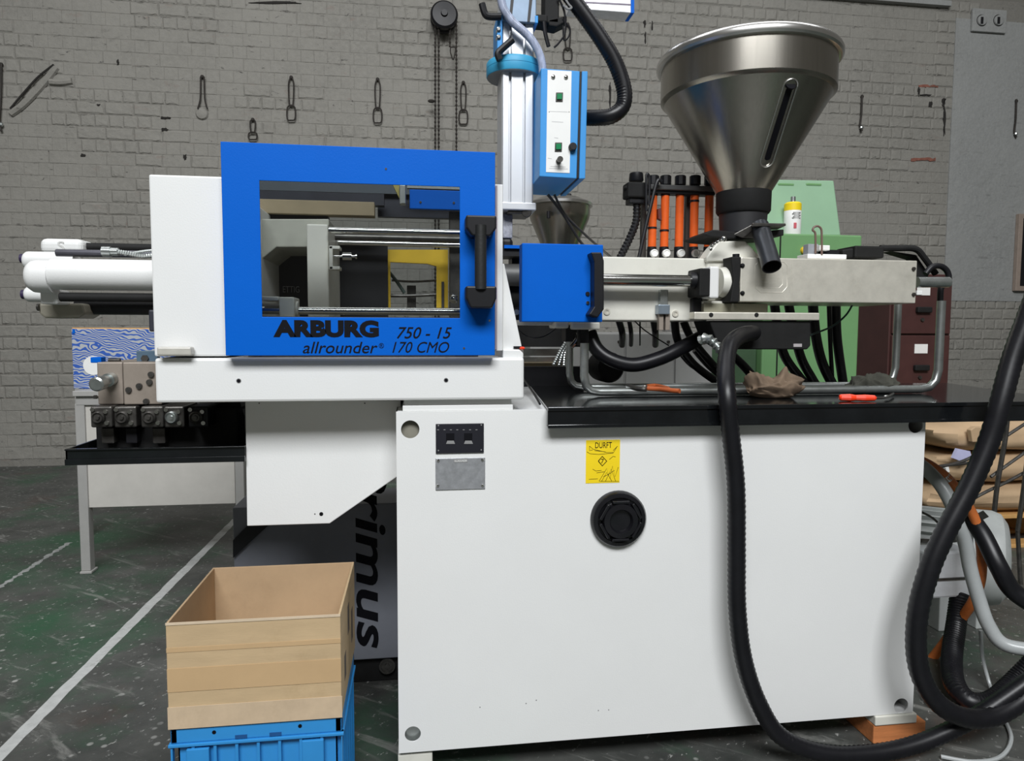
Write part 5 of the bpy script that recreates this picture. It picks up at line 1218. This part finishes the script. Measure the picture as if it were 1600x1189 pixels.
# ------------------------------------------------------------------ cardboard box on blue crate
Y1 = 1.50
def crate():
    zc = PZ(1131, Y1, 400)
    x0, x1 = PX(264, Y1, 1130), PX(534, Y1, 1130); y0 = Y1+.004; y1 = y0+.31
    t = thing('plastic_crate', 'blue ribbed plastic crate under the cardboard box', 'crate', ((x0+x1)/2, (y0+y1)/2, 0))
    mb = MB(); th = .012
    for a in ((x0+th, x1-th, y0+th, y0+th+.003), (x0+th, x1-th, y1-th-.003, y1-th), (x0+th, x0+th+.003, y0+th, y1-th), (x1-th-.003, x1-th, y0+th, y1-th)): mb.box(*a, .01, zc-.01)
    mb.box(x0+th, x1-th, y0+th, y1-th, .0, .012)
    mb.build('crate_walls', cratem, t)
    mb = MB(); # rim
    for zz0, zz1, o_ in ((zc-.034, zc, 0), ):
        for a in ((x0, x1, y0, y0+.016), (x0, x1, y1-.016, y1), (x0, x0+.016, y0, y1), (x1-.016, x1, y0, y1)): mb.box(*a, zz0, zz1)
    mb.build('rim', cratem, t, bevel=.003)
    mb = MB()
    for a in ((x0-.004, x1+.004, y0-.004, y0+.01), (x1-.01, x1+.004, y0, y1)): mb.box(*a, zc-.041, zc-.034)
    mb.build('rim_flange', cratem, t, bevel=.0015)
    W = x1-x0
    for k in range(9):
        xx = x0+W*(.0+k*.125); 
        MB().box(max(x0, xx-.002), min(x1, xx+.002+.002), y0, y0+th, .012, zc-.041).build('rib', cratem, t)
    for k in range(6):
        yy_ = y0+.02+k*.054; MB().box(x1-th, x1, yy_, yy_+.004, .012, zc-.041).build('rib', cratem, t)
    for u in (.09, .76): MB().box(x0+W*u, x0+W*(u+.13), y0-.003, y0+.01, zc-.10, zc-.047).build('grip_plate', cratem, t, bevel=.002)
    for u in (.25, .75): MB().lathe((x0+W*u, y0, zc-.014), (0, -1, 0), [(0, .0042), (.0008, .0042)], 12).build('rim_hole', ink, t)
    for u in (.37, .57): MB().box(x0+W*u, x0+W*(u+.07), y0-.001, y0+.004, zc-.032, zc-.024).build('rim_slot', mat('dark_blue_plastic', (.01, .08, .25), .5), t)
    MB().box(x0, x1, y0-.002, y0+.01, zc-.14, zc-.135).build('cross_rib', cratem, t)
    return zc, x0, x1, y0, y1
zc, kx0, kx1, ky0, ky1 = crate()
t = thing('cardboard_box', 'open brown cardboard box standing on the blue crate', 'box', ((kx0+kx1)/2, Y1+.15, zc))
cxa_, cxb_ = PX(261, Y1, 1050), PX(533, Y1, 1050); zt_ = PZ(967, Y1, 400); Ybk2 = AZ(440, 883, zt_).y
thk = .005
z0_ = zc+.001
MB().box(cxa_, cxb_, Y1, Y1+thk, z0_, zt_).build('front_wall', card_m, t, bevel=.0012)
MB().box(cxa_, cxb_, Ybk2-thk, Ybk2, z0_, zt_+.001).build('back_wall', card_in, t, bevel=.001)
MB().box(cxa_, cxa_+thk, Y1+thk, Ybk2-thk, z0_, zt_+.001).build('side_wall', card_in, t, bevel=.001)
sw = MB().box(cxb_-thk, cxb_, Y1+thk, Ybk2-thk, z0_, zt_).build('side_wall', card_m, t, bevel=.001)
MB().box(cxa_+thk, cxb_-thk, Y1+thk, Ybk2-thk, z0_, z0_+thk).build('bottom', card_in, t)
MB().box(cxa_-.0015, cxb_+.0015, Y1-.0012, Y1-.0002, z0_, PZ(1096, Y1, 400)).build('lower_flap', mat('pale_cardboard', (.56, .43, .29), .8, dirt='#9a7f5c', dirt_amt=.4), t, bevel=.001)
MB().box(cxa_, cxb_, Y1-.0012, Y1-.0001, PZ(1073, Y1, 400), PZ(1037, Y1, 400)).build('tape', card_tape, t)
MB().box(cxa_, cxb_, Y1-.001, Y1-.0001, PZ(1012, Y1, 400), PZ(1005, Y1, 400)).build('tape', card_tape, t)
MB().box(cxa_, cxb_, Y1-.0015, Y1+.0, zt_-.004, zt_+.0015).build('folded_edge', mat('light_card_edge', (.62, .50, .36), .8), t)
for k, (u, v0, v1) in enumerate(((.2, .2, .45), (.45, .5, .8), (.7, .25, .6))):
    yy_ = Y1+(Ybk2-Y1)*u; MB().box(cxb_-.0002, cxb_+.0005, yy_, yy_+.035, z0_+(zt_-z0_)*v0, z0_+(zt_-z0_)*v1).build('printed_mark', mat('faded_print', (.10, .08, .07), .8), sw)

# ------------------------------------------------------------------ rags, pliers, screwdriver on the tray
def rag(px0, px1, py0, py1, Y, d, m, seed, label):
    bm = bmesh.new(); bmesh.ops.create_icosphere(bm, subdivisions=5, radius=1)
    hx = (PX(px1, Y, 605)-PX(px0, Y, 605))/2; cx = (PX(px1, Y, 605)+PX(px0, Y, 605))/2; h = PZ(py0, Y, 1200)-ztr
    for v in bm.verts:
        p = v.co.copy(); q = p*1.5+Vector((seed, 0, 0))
        n_ = 1-abs(noise.noise(q))*2.2; n2 = 1-abs(noise.noise(q*1.7))*2
        s_ = .80+.17*n_+.09*n2
        v.co = Vector((cx+p.x*hx*s_, Y+p.y*d*s_, ztr+.001+max(0, (p.z*.55+.45))*h*s_*(.85+.55*noise.noise(q*.9+Vector((0, 5, 0)))+.12*n2)))
    me = bpy.data.meshes.new('rag'); bm.to_mesh(me); bm.free(); me.materials.append(m)
    for p in me.polygons: p.use_smooth = True
    o = bpy.data.objects.new('rag', me); C.objects.link(o); return tag(o, label, 'rag')
rag(1162, 1256, 578, 622, 1.86, .055, ragb, 3.1, 'crumpled brown rag on the black tray beside ribbed hose')
rag(1322, 1404, 588, 612, 1.99, .05, ragd, 8.4, 'crumpled dark oily rag on the tube frame at right')
sd = thing('screwdriver', 'red handled screwdriver lying on the black tray', 'screwdriver', A(1345, 625, 1.80))
p0 = AZ(1311, 621, ztr+.010); p1 = AZ(1369, 622, ztr+.010); Ls = (p1-p0).length
MB().lathe(p0, p1-p0, [(0, .006), (.004, .009), (Ls*.3, .0105), (Ls*.45, .008), (Ls*.7, .0095), (Ls*.95, .008), (Ls, .004)], 10, smooth=False).build('handle', redpl, sd)
MB().tube([p1-(p1-p0)*.02, AZ(1384, 621, ztr+.008), AZ(1396, 615, ztr+.008)], .0032, seg=8).build('shaft', darksteel, sd)
MB().ball(AZ(1386, 619, ztr+.008), .006, 8, (1.5, 1, .7)).build('ferrule', steel, sd)
plr = thing('pliers', 'orange handled pliers lying on the tube frame', 'pliers', A(1020, 605, 1.99))
Yo = 2.03
zo = lambda x, y: AZ(x, y, ztr+2*rt+.009)
MB().tube([zo(1012, 604), zo(1025, 603), zo(1042, 607), zo(1045, 609)], .0065, seg=10).build('handle', mat('orange_grip', (.42, .10, .03), .4), plr)
MB().tube([zo(1012, 607), zo(1030, 608), zo(1048, 610), zo(1062, 611)], .0065, seg=10).build('handle', mat('orange_grip', (.42, .10, .03), .4), plr)
MB().tube([zo(981, 603), zo(995, 607), zo(1010, 608)], .007, seg=8).build('jaw', darksteel, plr)
MB().ball(zo(1008, 606), .009, 10, (1, .6, 1)).build('pivot', darksteel, plr)
